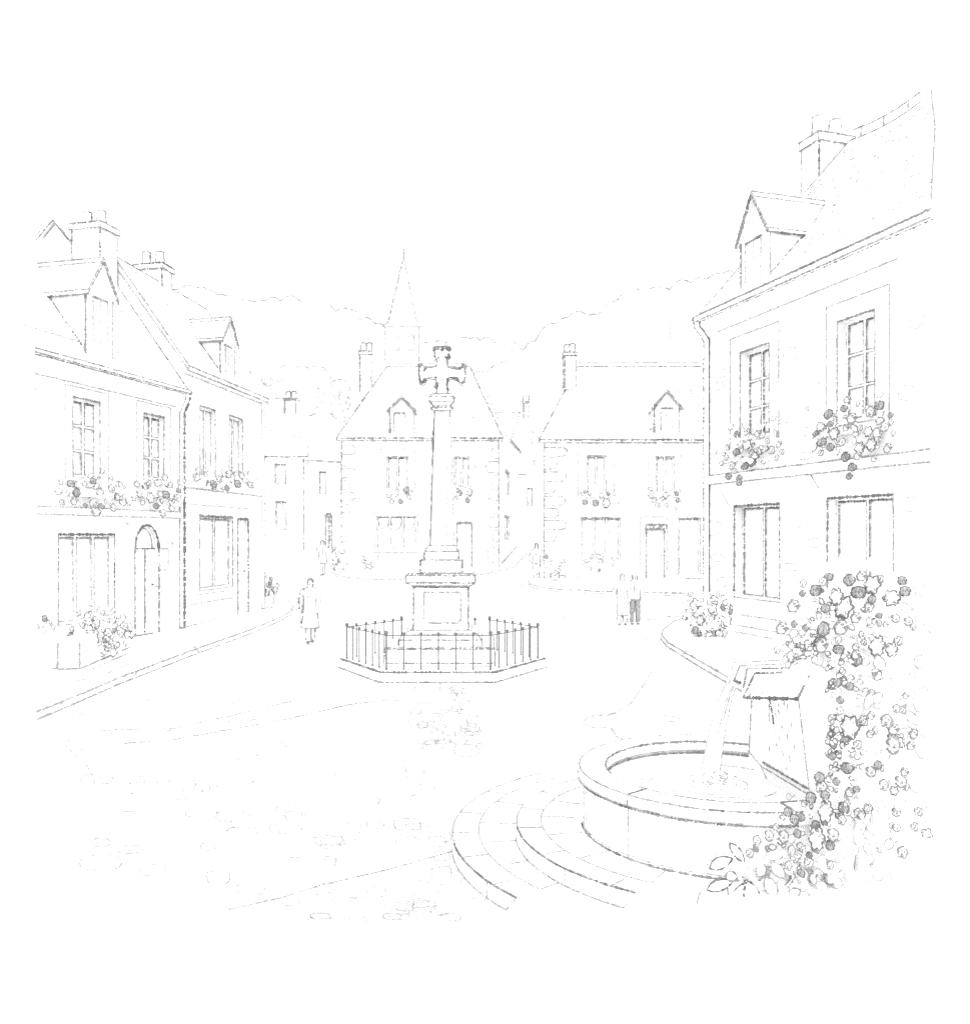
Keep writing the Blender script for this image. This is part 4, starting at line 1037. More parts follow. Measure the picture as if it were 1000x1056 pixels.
# the fleury cross head, an outline with real thickness
half = [(450.5,408),(451,399),(450,392),(448,390),(444,390.5),(440,391),(438,395),(435,396.5),(432.5,395),(433,391),(432,386),(432.5,381),(432,377),(435,376),(437,380),(440,381),(446,380),(450,379.5),(451,376),(450.5,372),(448,370),(448.5,367.5),(450,366),(447.5,363),(448,359.5),(451,358.5),(456,358.5)]
cx0 = 456
outl = [at(px, py, CYc) for px, py in half] + [at(2*cx0-px, py, CYc) for px, py in half[::-1][1:]]
mb = MB(); fr_ = [p + V3(0,-.11,0) for p in outl]; bk = [p + V3(0,.11,0) for p in outl]
ids = [mb.v(p) for p in fr_]; idb = [mb.v(p) for p in bk]; n = len(ids)
mb.F.append(ids); mb.F.append(idb[::-1]); mb.M += [0, 0]
for i in range(n): mb.F.append([ids[i], idb[i], idb[(i+1)%n], ids[(i+1)%n]]); mb.M.append(0)
mb.ink(fr_, closed=True, w=1.7, sh=1, gap=.12, jit=.5); mb.ink(bk, closed=True, w=1.2, sh=2, gap=.3)
for px, py in ((448,361),(451,361),(456,362),(461,361),(464,361),(449.5,369),(463,369),(452,370),(460,370),(433.5,378),(438.5,382),(434,394),(437,394),(450,390),(450,400),(462,402),(477,378),(474,381),(477,395),(472,393),(467,381)):
    p = at(px, py, CYc) + V3(0,-.115,0); d = V3(U(-1,1),0,U(-1,1))*.05
    mb.ink([p-d, p, p+d*.6], w=2.2, sh=0, gap=0)
mb.ink([fr_[0]+V3(.05,0,.3), fr_[-1]+V3(-.05,0,.3)], w=.6, sh=3, gap=.5)
mb.build('cross_head', STONE, rt)

# ---- railing round it
rl = thing('iron_railing', V3(CXc, CYc, .18), 'low hexagonal iron railing with knobbed posts around the stone cross', 'railing')
hr = [V3(p.x, CYc + (p.y-CYc)*.88, 0) for p in hexr(1.87, 0)]; zr0, zr1 = .18, .18 + .62
for i in range(6):
    a, b = hr[i], hr[(i+1) % 6]
    def rod(p, q, r, name, knob=False):
        mb = MB(); d = (q-p).normalized(); s_ = d.orthogonal().normalized(); t_ = d.cross(s_)
        mb.rings([[p + s_*r*math.cos(k*PI/3) + t_*r*math.sin(k*PI/3) for k in range(6)], [q + s_*r*math.cos(k*PI/3) + t_*r*math.sin(k*PI/3) for k in range(6)]])
        if knob:
            mb.blob(q + V3(0,0,.015), r*2.1, r*2.1, r*2.6, n=8, k=5); mb.blob(p + V3(0,0,.02), r*1.6, r*1.6, .02, n=8, k=4)
        mb.build(name, IRON, rl)
    rod(V3(a.x,a.y,zr0), V3(a.x,a.y,zr1+.03), .018, 'post', True)
    rod(V3(a.x,a.y,zr1), V3(b.x,b.y,zr1), .012, 'rail')
    nb = 5
    for k in range(1, nb+1):
        p = a.lerp(b, k/(nb+1))
        rod(V3(p.x,p.y,zr0), V3(p.x,p.y,zr1+.015), .014, 'bar', True)

# ================================================================== FOUNTAIN
FX, FY, FR_, ZB, ZR = (745-CX)/FOC*7.03, 7.03, 1.16, .25, .73
fo = thing('stone_fountain', V3(FX, FY, 0), 'round stone fountain basin on curved steps with water pouring from a carved spout', 'fountain')
N = 72
def circ(r, z, cx=FX, cy=FY): return [V3(cx + r*math.cos(2*PI*i/N), cy + r*math.sin(2*PI*i/N), z) for i in range(N)]
def arc(r, z, d0, d1, cx=FX, cy=FY, n=48):
    return [V3(cx + r*math.cos(math.radians(d0+(d1-d0)*i/n)), cy + r*math.sin(math.radians(d0+(d1-d0)*i/n)), z) for i in range(n+1)]
def circstep(name, r, z0, z1, ink0, ink1, joints, rin, backs, cy=FY, w=1.6):
    mb = MB(); mb.rings([circ(r, z0, cy=cy), circ(r, z1-.01, cy=cy), circ(r-.012, z1, cy=cy)])
    mb.ink(arc(r-.004, z1, ink0, ink1, cy=cy), w=w*1.15, sh=0, gap=.04); mb.ink(arc(r, max(z0,0)+.006, ink0-6, ink1-3, cy=cy), w=1.2, sh=2, gap=.1)
    mb.ink(arc(r-.004, z1+.002, backs[0], ink0, cy=cy), w=1.1, sh=2, gap=.15)
    ra = r - (r-rin)*.42
    mb.ink(arc(ra, z1+.003, backs[0], ink1, cy=cy), w=1.0, sh=2, gap=.18)
    for j, g in enumerate(joints):
        a = math.radians(g)
        p = [V3(FX+q*math.cos(a), cy+q*math.sin(a), z1+.003) for q in (r-.01, ra)]
        mb.ink(p, w=1.1, sh=2, gap=.12)
        a = math.radians(g+7); p = [V3(FX+q*math.cos(a), cy+q*math.sin(a), z1+.003) for q in (ra, rin)]
        mb.ink(p, w=.9, sh=2, gap=.2)
    a = math.radians(ink1); p = V3(FX+(r-.006)*math.cos(a), cy+(r-.006)*math.sin(a), z1)
    mb.ink([p, V3(FX+r*math.cos(a-.05), cy+r*math.sin(a-.05), max(z0,0)+.006)], w=1.2, sh=2)
    a = math.radians((ink0+ink1)/2+6); mb.ink([V3(FX+r*math.cos(a), cy+r*math.sin(a), z0+.02), V3(FX+r*math.cos(a), cy+r*math.sin(a), z1)], w=1.1, sh=2)
    return mb.build(name, STONE, fo)
circstep('step', 2.19, -.1, .125, 189, 219, [150, 168, 182, 197, 212], 1.66, (128,), cy=FY+.3)
circstep('step', 1.66, .125, .25, 183, 236, [148, 166, 184, 205, 230, 250], 1.17, (125,), cy=FY+.08)
# basin wall and rim (open at the pillar side)
mb = MB(); rw = FR_ - .035
mb.rings([circ(rw, ZB-.02), circ(rw, ZR-.09)], cap=False)
mb.rings([circ(FR_-.2, ZR-.35), circ(FR_-.2, ZR-.09)], cap=False)
mb.ink(arc(rw, ZB+.008, 176, 272), w=1.9, sh=1, gap=.05); mb.ink(arc(rw, ZB+.03, 182, 262), w=.9, sh=3, gap=.15)
for a in (183, 219, 188):
    a_ = math.radians(a); mb.ink([V3(FX+rw*math.cos(a_), FY+rw*math.sin(a_), ZB), V3(FX+rw*math.cos(a_), FY+rw*math.sin(a_), ZR-.1)], w=1.1 if a != 188 else .7, sh=2 if a != 188 else 3, gap=.15)
for _ in range(26):
    a = U(188, 268); z = U(ZB+.04, ZR-.14); mb.ink(arc(rw, z, a, a+U(.5,2), n=3), w=.6, sh=3, gap=.1)
mb.build('basin', STONE, fo)
mb = MB(); mb.rings([circ(rw-.02, ZR-.095), circ(FR_-.005, ZR-.09), circ(FR_+.0, ZR-.05), circ(FR_-.012, ZR-.008), circ(FR_-.03, ZR), circ(FR_-.21, ZR), circ(FR_-.225, ZR-.02), circ(FR_-.225, ZR-.085), circ(rw-.02, ZR-.095)], cap=False)
mb.ink(arc(FR_-.012, ZR-.002, 166, 282), w=1.3, sh=1, gap=.12); mb.ink(arc(FR_-.004, ZR-.092, 178, 280), w=2.0, sh=1, gap=.05); mb.ink(arc(FR_+.002, ZR-.078, 180, 262), w=1.1, sh=2, gap=.2)
mb.ink(arc(FR_-.014, ZR-.002, 166, 57), w=1.1, sh=2, gap=.12); mb.ink(arc(FR_-.004, ZR-.05, 180, 170), w=1.4, sh=1)
mb.ink(arc(FR_-.225, ZR-.012, 190, 52), w=1.7, sh=1, gap=.07); mb.ink(arc(FR_-.213, ZR+.002, 215, 300), w=1.2, sh=1, gap=.1); mb.ink(arc(FR_-.215, ZR, 192, 215), w=.8, sh=3, gap=.3)
for g in (220, 279):
    a = math.radians(g); mb.ink([V3(FX+q*math.cos(a), FY+q*math.sin(a), z) for q, z in ((FR_-.215,ZR+.002),(FR_-.02,ZR+.002),(FR_+.0,ZR-.05),(FR_-.004,ZR-.09))], w=1.9, sh=0, gap=.03)
mb.build('rim', STONE, fo)
mb = MB(); zw = ZR-.125
mb.face(circ(FR_-.2, zw))
mb.ink(arc(FR_-.222, zw+.012, 186, 54), w=1.5, sh=1, gap=.1)
jx, jy = at(733, 792, 1).x, 0
wc = V3((735-CX)/FOC*7.0, 7.0, zw+.004)
for i in range(9):
    r = .12 + i*.075; a0 = U(0,360)
    for _ in range(3):
        a0 = U(130, 400); mb.ink([wc + V3(r*math.cos(math.radians(a0+t*9))*U(.97,1.03), r*math.sin(math.radians(a0+t*9))*.9, 0) for t in range(random.choice([3,4,6]))], w=.45, sh=3, gap=.4)
mb.build('water', WATER, fo)
# spout pillar
P = lambda x, y, z: V3(x, y, z)
mb = MB()
f1 = at(834, 813, 6.46); f2 = at(772, 776, 7.5)
zb = ZR - .02
bot = [P(f2.x, f2.y, zb), P(f1.x, f1.y, zb), P(f1.x+.62, f1.y+.1, zb), P(f2.x+.65, f2.y+.1, zb)]
t1 = at(823, 722, 6.62); t2 = at(776, 722, 7.25); zt = 1.375
top = [P(t2.x, t2.y, zt), P(t1.x, t1.y, zt), P(t1.x+.5, t1.y+.08, zt), P(t2.x+.5, t2.y+.08, zt)]
low = [p - V3(0,0,.8) for p in bot]
mb.rings([[low[0],low[1],low[2],low[3]], bot, top])
mb.ink([bot[1], top[1]], w=.9, sh=3, gap=.15); mb.ink([bot[0], bot[0].lerp(top[0],.4)+V3(-.008,-.01,0), top[0]+V3(-.008,-.01,0)], w=.9, sh=3, gap=.15)
fb_ = [bot[0].lerp(bot[1],t)+V3(-.01,0,.012) for t in (.28,.6,1)]; mb.ink(fb_, w=1.6, sh=1, gap=.08); mb.ink([p+V3(-.03,-.03,-.02) for p in fb_], w=1.2, sh=2, gap=.12)
mb.ink([bot[0]+V3(-.01,0,.04), bot[0].lerp(bot[1],.25)+V3(-.02,-.02,-.02), bot[0].lerp(bot[1],.5)+V3(-.1,-.05,-.04)], w=.8, sh=3, gap=.2)
ia, ib = top[0].lerp(top[1],.38), bot[0].lerp(bot[1],.62)
mb.ink([ia+V3(-.01,0,0), ia.lerp(ib,.42)+V3(-.012,0,0)], w=1.2, sh=1, gap=.1); mb.ink([ia.lerp(ib,.42)+V3(-.012,0,0), ia.lerp(ib,.6)+V3(-.012,0,0)], w=.5, sh=3, gap=.5)
for _ in range(26):
    a, t = U(.35,.92), U(.1,.95); p = bot[0].lerp(bot[1], a).lerp(top[0].lerp(top[1], a), t) + V3(-.012,0,0); mb.ink([p, p+V3(.0,-.015,-U(.015,.05))], w=.7, sh=3, gap=0)
mb.build('pillar', STONE, fo)
# carved spout: three stepped slabs, the nearest with a sloping face
def slab(px, y0, y1, dz=0, thick=.0):
    pass
mb = MB()
def par(A, B, C, D, Y, bk, bx=0, bz=.0):
    f = [at(*A, Y), at(*B, Y), at(*C, Y+.16), at(*D, Y+.16)]
    b = [p + V3(bx, bk, bz) for p in (f[0], f[1], f[2], f[3])]
    mb.hexa([f[0], f[1], b[1], b[0]], [f[3], f[2], b[2]+V3(0,-.0,0), b[3]])
    return f
f = par((766,719.5),(822,721),(836,693),(778,694.5), 6.36, .07)
mb.ink([f[0], f[1]], w=2.4, sh=0, gap=.04); mb.ink([f[1], f[2]], w=1.9, sh=1, gap=.06); mb.ink([f[3], f[3].lerp(f[2],.85)], w=1.8, sh=1, gap=.08); mb.ink([f[0], f[3]], w=1.6, sh=1, gap=.05)
mb.ink([f[0].lerp(f[3],.15).lerp(f[1].lerp(f[2],.15),.3), f[0].lerp(f[3],.65).lerp(f[1].lerp(f[2],.65),.32)], w=.8, sh=3, gap=.2)
fi = [f[0].lerp(f[3],.06)+V3(.035,-.004,0), f[3]+V3(.03,-.004,-.012)]; mb.ink(fi, w=1.0, sh=2)
f = par((766.5,710),(822,710),(846,688.5),(770,690), 6.56, .07)
mb.ink([f[0], f[3]], w=1.8, sh=1, gap=.05); mb.ink([f[3], f[3].lerp(f[2],.75)], w=1.4, sh=1, gap=.06)
f = par((756.5,702),(768,706),(850,683),(762.5,687), 6.76, .07)
mb.ink([f[0], f[3]], w=1.6, sh=1, gap=.05); mb.ink([f[3], f[3].lerp(f[2],.65)], w=1.4, sh=2, gap=.1); mb.ink([f[0], f[1]], w=1.7, sh=1)
f = par((751,709),(760,710),(850,679),(755.5,683.5), 6.94, .07)
mb.ink([f[0], f[3]], w=.9, sh=3, gap=.15); mb.ink([f[3], f[3].lerp(f[2],.6)], w=1.0, sh=3, gap=.12)
mb.build('spout', STONE, fo)
# falling water
mb = MB(); ls, rs = [], []
for t in [i/12 for i in range(13)]:
    px0 = 753 - 30*t**.7 + 0*t; px1 = 764 - 26*t**.7 + 4*t
    py = 703 + 92*t**1.25
    Y = 6.85 + .1*t
    ls.append(at(px0, py, Y)); rs.append(at(px1, py, Y))
rg = [[l, (l+r_)/2+V3(0,-.03,0), r_, (l+r_)/2+V3(0,.03,0)] for l, r_ in zip(ls, rs)]
mb.rings(rg)
mb.ink(ls, w=.9, sh=3, gap=.6); mb.ink(rs, w=.8, sh=3, gap=.75)
mb.ink([g[1] for g in rg[1:9]], w=.7, sh=3, gap=.4); mb.ink([l.lerp(r_,.7)+V3(0,-.02,0) for l, r_ in zip(ls[:7], rs[:7])], w=.7, sh=3, gap=.35)
for _ in range(34):
    c = wc + V3(U(-.2,.2), U(-.15,.15), U(0,.05)); mb.ink([c, c+V3(U(-.03,.03), 0, U(0,.03))], w=.8, sh=3, gap=0)
mb.build('water_jet', WATER, fo)

# ================================================================== BIG FLOWERING SHRUB
SX, SY = (888-CX)/FOC*6.15, 6.15
def shrub_depth(px, py):
    a = min(1, abs((px-885)/92.)); b = min(1, abs((py-760)/200.))
    return SY - .45*math.sqrt(max(0, 1-.7*a*a-.3*b*b)) + U(-.05,.05)
sb = thing('flowering_shrub', V3(SX, SY, 0), 'tall flowering shrub spilling over the right side of the fountain', 'shrub')
BL = """828 602 4 s|827 612 3.5 d|841 609 6 d|854 595 5 d|848 600 5 s|875.5 598 6.5 d|888 594 5.5 s|899 603 8 r|907 597 5 s|930 599 4 d|933 610 5 d|885 611 6.5 d|862 615 7.5 r|869 626 10 r|899 618 4.5 d|896 626 5 s|851 627.5 4.5 d
818 625 7 s|882 637 6.5 s|906 635 3.5 d|919 617 8.5 r|849 649 7 d|867 647 8 s|818.5 643.6 4 d|830 648 4 d|913 644 3.5 s|847 665 8 s|864.5 670 5 d|864 660 4 s|883 681 6.5 d|882 667 4 s|904 666 9.5 r|919 670 6.5 r|926 661 5 s|806 648 7 s|801 671 4 s
863 704 4.5 d|876 708 4.5 d|866 722 4 d|866 733 4 s|857 741 4 s|876 750 10 r|914 744 6 s|921 752 6 s|897 757 4.5 s|898 738 4.5 s|924 731 4 s|921 769 7.5 s|942 757 5 s|939 769 5 s|873 792 6.5 d|898 796 5.5 s|905 789 4 d|876 817 5.5 s|883 814 3.5 d|870 834 6 d|851 837 9.5 r|850 847 4 d
845 802 5.5 d|847 812 7 s|836 823 5.5 d|819 845 5 d|826 843 4 d|842 865 10 r|859 861 6.5 s|793 862 5.5 s|808 863 5.5 s|780 868 5.5 s|773 880 5.5 s|816 878 5 s|825 874 4.5 s|834 882 3.5 d|834 890 5.5 s|826 901 4.5 d|894 834 3.5 s|812 838 4.5 d|829 829 4 s|841 852 4.5 d|800 853 4 s|822 860 4.5 d|813 822 3.5 s|851 820 4 d|862 806 4 d|868 846 4.5 s|856 872 4.5 d|844 906 4 s|856 893 4 s|813 893 4 s|911 810 5 s|929 806 6 s|857 757 4 d|859 768 4 d|858 780 4 d|871 762 4 d|884 768 5 s|779 876 3 d|790 875 2.5 d"""
K = {'s': 'soft', 'd': 'dark', 'r': 'ring'}
for row in BL.split('\n'):
    for it in row.split('|'):
        a, b, r, k = it.split(); a, b, r = float(a), float(b), float(r)
        Y = shrub_depth(a, b) - .13 if not (b > 855 and a < 800) else 5.75
        bloom(sb, at(a, b, Y), r*Y/FOC*1.02, K[k], V3((a-885)/300 - a/1100, -1, U(-.15,.25) + .3))
for _ in range(34):                       # smaller paler blooms towards the right and the foot
    a, b = U(880, 958), U(630, 880)
    bloom(sb, at(a, b, shrub_depth(a, b) - .06), U(2.8, 5.2)*SY/FOC, random.choice(['soft', 'soft', 'ring']), V3((a-885)/300 - a/1100, -1, U(0,.5)))
mb = MB()
# main stems
for i in range(7):
    b = V3(SX + U(-.25,.35), SY + U(-.15,.2), 0); e = at(U(835, 935), U(600, 760), SY + U(-.1,.1))
    m = b.lerp(e, .5) + V3(U(-.1,.1), 0, 0)
    mb.rings([[p + V3(r*math.cos(k*PI/3), r*math.sin(k*PI/3), 0) for k in range(6)] for p, r in ((b,.025),(m,.018),(e,.008))])
mb.build('stem', WOOD, sb)
fb = MB()
def inshrub(px, py):
    if py < 700: return ((px-885)/78)**2 + ((py-665)/92)**2 < 1
    t = (py-700)/240
    lo = 858 - 8*t if py < 800 else 858 - 90*((py-800)/140)
    return lo < px < 958
n = 0
while n < 800:
    px, py = U(790, 962), U(578, 945)
    if not inshrub(px, py): continue
    Y = shrub_depth(px, py) + U(.04, .4); p = at(px, py, Y); n += 1
    if p.z < .16 or (py > 845 and R() < .75): continue
    leaf_into(fb, p, V3(U(-.6,.6), -1, U(-.2,.8)), V3(U(-1,1), 0, U(-1,1)), U(.09,.16), U(.07,.12))
# pencilled leaves, fainter towards the right
n = 0
while n < 80:
    px, py = U(800, 960), U(590, 940)
    if not inshrub(px, py): continue
    n += 1
    Y = shrub_depth(px, py) + .0; faint = px > 900 or py > 880
    s_ = U(5, 11)*Y/FOC
    leaf_into(fb, at(px, py, Y), V3(U(-.5,.5), -1, U(-.1,.6)), V3(U(-1,1), 0, U(-1,1)), s_*1.3, s_, inkw=U(.5,.8), sh=3, unit=Y/FOC, gap=.3)
for px, py, l, w_ in ((949,607,17,11),(949,640,12,8),(961,647,13,7),(948,682,16,10),(907,684,16,12),(950,721,28,15),(940,740,16,9),(942,757,12,10),(934,627,12,9),(945,663,13,7),(898,874,17,15),(925,860,20,14),(945,810,17,14),(928,828,18,11),(911,839,18,13),(886,836,26,22),(951,770,30,16),(896,723,20,9),(930,760,20,12),(905,720,14,10)):
    Y = shrub_depth(px, py) - .02
    leaf_into(fb, at(px, py, Y), V3(U(-.2,.2), -1, .2), V3(U(-.8,.8), 0, 1), l*Y/FOC, w_*Y/FOC, inkw=.9, sh=3 if px > 900 else 2, unit=Y/FOC, gap=.2)
# tight dark leafage where the sprays cross the spout and down the trailing stem
for (a, b, c, d, n, sh) in ((836,866,606,640,14,2),(868,905,622,660,14,2),(850,880,800,850,16,1),(800,850,830,880,16,2),(790,845,872,905,16,2),(812,845,660,686,34,1),(852,878,672,712,30,1),(853,866,735,800,36,1),(866,884,755,775,12,1),(870,890,775,800,8,2),(826,850,640,660,8,2),(880,905,690,720,8,2),(845,875,810,850,8,2)):
    for _ in range(n):
        px, py = U(a,b), U(c,d); Y = shrub_depth(px, py) - .08; s_ = U(3.5,7)*Y/FOC
        leaf_into(fb, at(px, py, Y), V3(U(-.5,.5), -1, U(-.1,.6)), V3(U(-1,1), 0, U(-1,1)), s_*1.2, s_*.8, inkw=U(.9,1.5), sh=sh, unit=Y/FOC, gap=.25)
fb.build('foliage', LEAF, sb)

# low leafy plant at its foot
lp = thing('leafy_plant', V3((772-CX)/FOC*5.75, 5.75, 0), 'low plant with long pointed outlined leaves at the foot of the fountain basin', 'plant')
fb = MB()
for (x0,y0,x1,y1,w_) in ((753,870,767,889,8),(731,895,755,886,11),(729,918,755,909,10),(748,903,760,905,9),(748,941,776,910,14),(779,938,772,910,15),(744,942,748,935,4),(815,928,825,918,12),(833,932,826,920,10),(800,925,790,905,12),(790,938,806,930,9),(808,905,796,890,10)):
    Y = 5.7 + U(-.05,.05); a, b = at(x0,y0,Y), at(x1,y1,Y)
    leaf_into(fb, (a+b)/2, V3(U(-.1,.1), -1, .15), b-a, (b-a).length, w_*Y/FOC*1.1, inkw=1.5, sh=0 if x0 < 785 else 2, unit=Y/FOC, gap=.06)
for _ in range(260):
    px, py = U(770, 880), U(875, 940); Y = 5.75 + U(0,.2)
    if at(px,py,Y).z < .07: continue
    leaf_into(fb, at(px,py,Y), V3(U(-.6,.6), -1, U(0,.8)), V3(U(-1,1),0,U(-1,1)), .07, .05, inkw=.7 if R() < .16 else 0, sh=3, unit=Y/FOC, gap=.35)
fb.build('foliage', LEAF, lp)
mb = MB(); o_ = Vector(lp['org'])
for i in range(5):
    e = at(U(755,830), U(890,915), 5.8); b = o_ + V3(U(-.05,.3), U(0,.1), 0)
    mb.rings([[p + V3(r*math.cos(k*PI/2), r*math.sin(k*PI/2), 0) for k in range(4)] for p, r in ((b,.01),(e,.005))])
mb.build('stem', WOOD, lp)

# ================================================================== POTS, TROUGHS AND GROUND SHRUBS
def clump(name, label, cat, px0, px1, py0, py1, base_py, depth, nleaf, leaf, blooms, group=None, sh=2, w=.9, inked=.5, pot=None, dz=.12):
    g_ = gnd((px0+px1)/2, base_py, dz); Y = g_.y
    rt = thing(name, g_, label, cat, group)
    fb = MB(); n = 0
    while n < nleaf:
        a, b = U(-1,1), U(-1,1)
        if a*a+b*b > 1: continue
        n += 1
        px, py = (px0+px1)/2 + a*(px1-px0)/2, (py0+py1)/2 + b*(py1-py0)/2
        q = math.sqrt(max(0, 1-a*a-b*b))
        back = R() < .5
        y_ = Y - depth*q*(1 if not back else U(-.8,.6)); p = at(px, py, y_)
        ln = leaf*U(.7,1.3)
        leaf_into(fb, p, V3(a+U(-.4,.4), -q-.3, -b*.6+U(-.2,.5)), V3(U(-1,1),0,U(-1,1)), ln, ln*U(.5,.8), inkw=w*U(.7,1.2) if (not back and R() < inked) else 0, sh=sh, unit=Y/FOC, gap=.22)
    fb.build('foliage', LEAF, rt)
    for (px, py, r, kd) in blooms:
        bloom(rt, at(px, py, Y - depth*1.02), r*Y/FOC, kd)
    if pot: pot(rt, g_)
    return rt
# long trough left
def pot(rt, g_):
    mb = MB()
    a, b = gnd(64, 686, .12), gnd(134, 668, .12); a = gnd(62, 684.5, .12)
    c = gnd(82, 690.5, .12)
    FT = Fr((c.x, c.y), (b.x, b.y)); wd = .38
    hgt = .55
    FT.box(mb, 0, FT.L, 0, -wd, .12, .12+hgt)
    for uu, vv in ((0,0), (0,-wd)): mb.ink([FT.P(uu,vv,.13), FT.P(uu,vv,.12+hgt-.05)], w=1.5, sh=1, gap=.1)
    mb.ink([FT.P(0,-wd,.13), FT.P(0,0,.13)], w=1.9, sh=1); mb.ink([FT.P(0,0,.13), FT.P(FT.L,0,.13)], w=1.3, sh=2, gap=.1); mb.ink([FT.P(FT.L,0,.2), FT.P(FT.L,0,.12+hgt)], w=.9, sh=2, gap=.3)
    mb.build('trough', STONE, rt)
clump('flower_trough', 'long stone trough of flowers standing below the left shop window', 'planter', 62, 137, 626, 678, 680, .35, 230, .13,
      [(99,653,3.6,'soft'),(108,661,2.8,'dark'),(114,661,3.6,'soft'),(94,667,3,'soft'),(85,645,4,'soft'),(74,649,3.5,'soft'),(68,663,4,'dark'),(69,671,4,'dark'),(76,669,3.5,'dark'),(64,658,4,'soft'),(106,632,3.5,'soft'),(130,645,3.2,'soft'),(118,650,2.5,'dark'),(129,664,3,'soft'),(95,636,3,'soft'),(117,630,3,'soft'),(123,641,4,'ring'),(82,632,3,'soft'),(73,656,4,'dark'),(100,643,3.5,'ring'),(90,655,3.5,'soft'),(112,640,3,'soft'),(125,655,3,'soft')],
      pot=pot, sh=1, inked=.55)
def pot(rt, g_):
    mb = MB(); lathe(mb, g_, [(.2, g_.z), (.31, g_.z+.2), (.34, g_.z+.45), (.27, g_.z+.62), (.3, g_.z+.66)], 14)
    for s in (-1, 1): mb.ink([V3(g_.x+s*r, g_.y-.02, g_.z+z) for r, z in ((.2,0),(.31,.2),(.34,.45),(.27,.62))], w=1.0, sh=2, gap=.15)
    mb.ink([V3(g_.x+.2*math.cos(a*PI/8), g_.y-.2*math.sin(a*PI/8), g_.z+.005) for a in range(9)], w=1.2, sh=2, gap=.15)
    mb.build('pot', STONE, rt)
clump('potted_plant', 'round bellied pot with a few blooms at the far left end of trough', 'planter', 38, 60, 638, 656, 689, .25, 40, .12,
      [(46,638,3.6,'dark'),(52,641,3,'soft'),(55,647,3,'soft')], pot=pot, sh=3, inked=.3)
def pot(rt, g_):
    mb = MB(); lathe(mb, g_, [(.2, g_.z), (.27, g_.z+.36), (.29, g_.z+.4)], 12)
    for s in (-1, 1): mb.ink([V3(g_.x+s*r, g_.y-.02, g_.z+z) for r, z in ((.2,0),(.28,.4))], w=1.1, sh=2, gap=.15)
    mb.ink([V3(g_.x+.2*math.cos(a*PI/8), g_.y-.2*math.sin(a*PI/8), g_.z+.005) for a in range(9)], w=1.3, sh=2, gap=.1)
    mb.build('pot', STONE, rt)
clump('potted_plant', 'small potted plant on the pavement at the far corner of left terrace', 'planter', 262, 287, 592, 616, 627, .22, 60, .2,
      [(279,600,3.5,'dark'),(281,608,2.2,'dark'),(268,602,2.5,'soft'),(275,613,2.5,'soft'),(284,612,2.2,'soft'),(272,608,2.4,'soft'),(276,603,2.2,'soft')], pot=pot, sh=1, inked=.6)
clump('bushy_shrub', 'rounded bushy shrub at the foot of right house drainpipe', 'shrub', 705, 758, 609, 660, 656, .5, 300, .17,
      [(717,650,4.5,'dark'),(740,614,3,'soft'),(712,613,3.5,'soft'),(753,631,3,'dark'),(745,626,3,'dark'),(713,629,3.5,'soft'),(722,640,5,'ring'),(735,628,5,'ring'),(747,653,4,'soft')], sh=1, inked=.34, w=1.0)
clump('corner_shrub', 'leafy shrub climbing the left corner of house behind cross', 'shrub', 341, 362, 556, 594, 590, .35, 70, .25, [(347,572,3,'soft'),(349,578,2.5,'dark'),(345,587,2,'dark')], sh=2, inked=.35)
clump('flower_bed', 'low flowers growing under the curtained shop window behind cross', 'flower bed', 358, 396, 568, 590, 591, .35, 60, .25, [(376,575,3.2,'soft'),(390,575,2.6,'soft'),(383,582,2.5,'soft')], sh=3, inked=.35)
clump('corner_shrub', 'leafy shrub at left corner of the house right of alley', 'shrub', 560, 585, 573, 599, 601, .4, 80, .22, [(563,574,2.5,'dark'),(568,590,2.5,'soft'),(577,588,2.5,'soft'),(582,594,2.5,'soft')], sh=2, inked=.32, w=.8)
clump('flower_bed', 'low flowers under the wide shop window right of alley', 'flower bed', 594, 641, 570, 593, 599, .35, 70, .22, [(610,574,3,'soft'),(621,577,2.5,'soft'),(609,587,2.2,'soft'),(618,588,2.2,'dark'),(632,582,2.2,'soft')], sh=3, inked=.35)

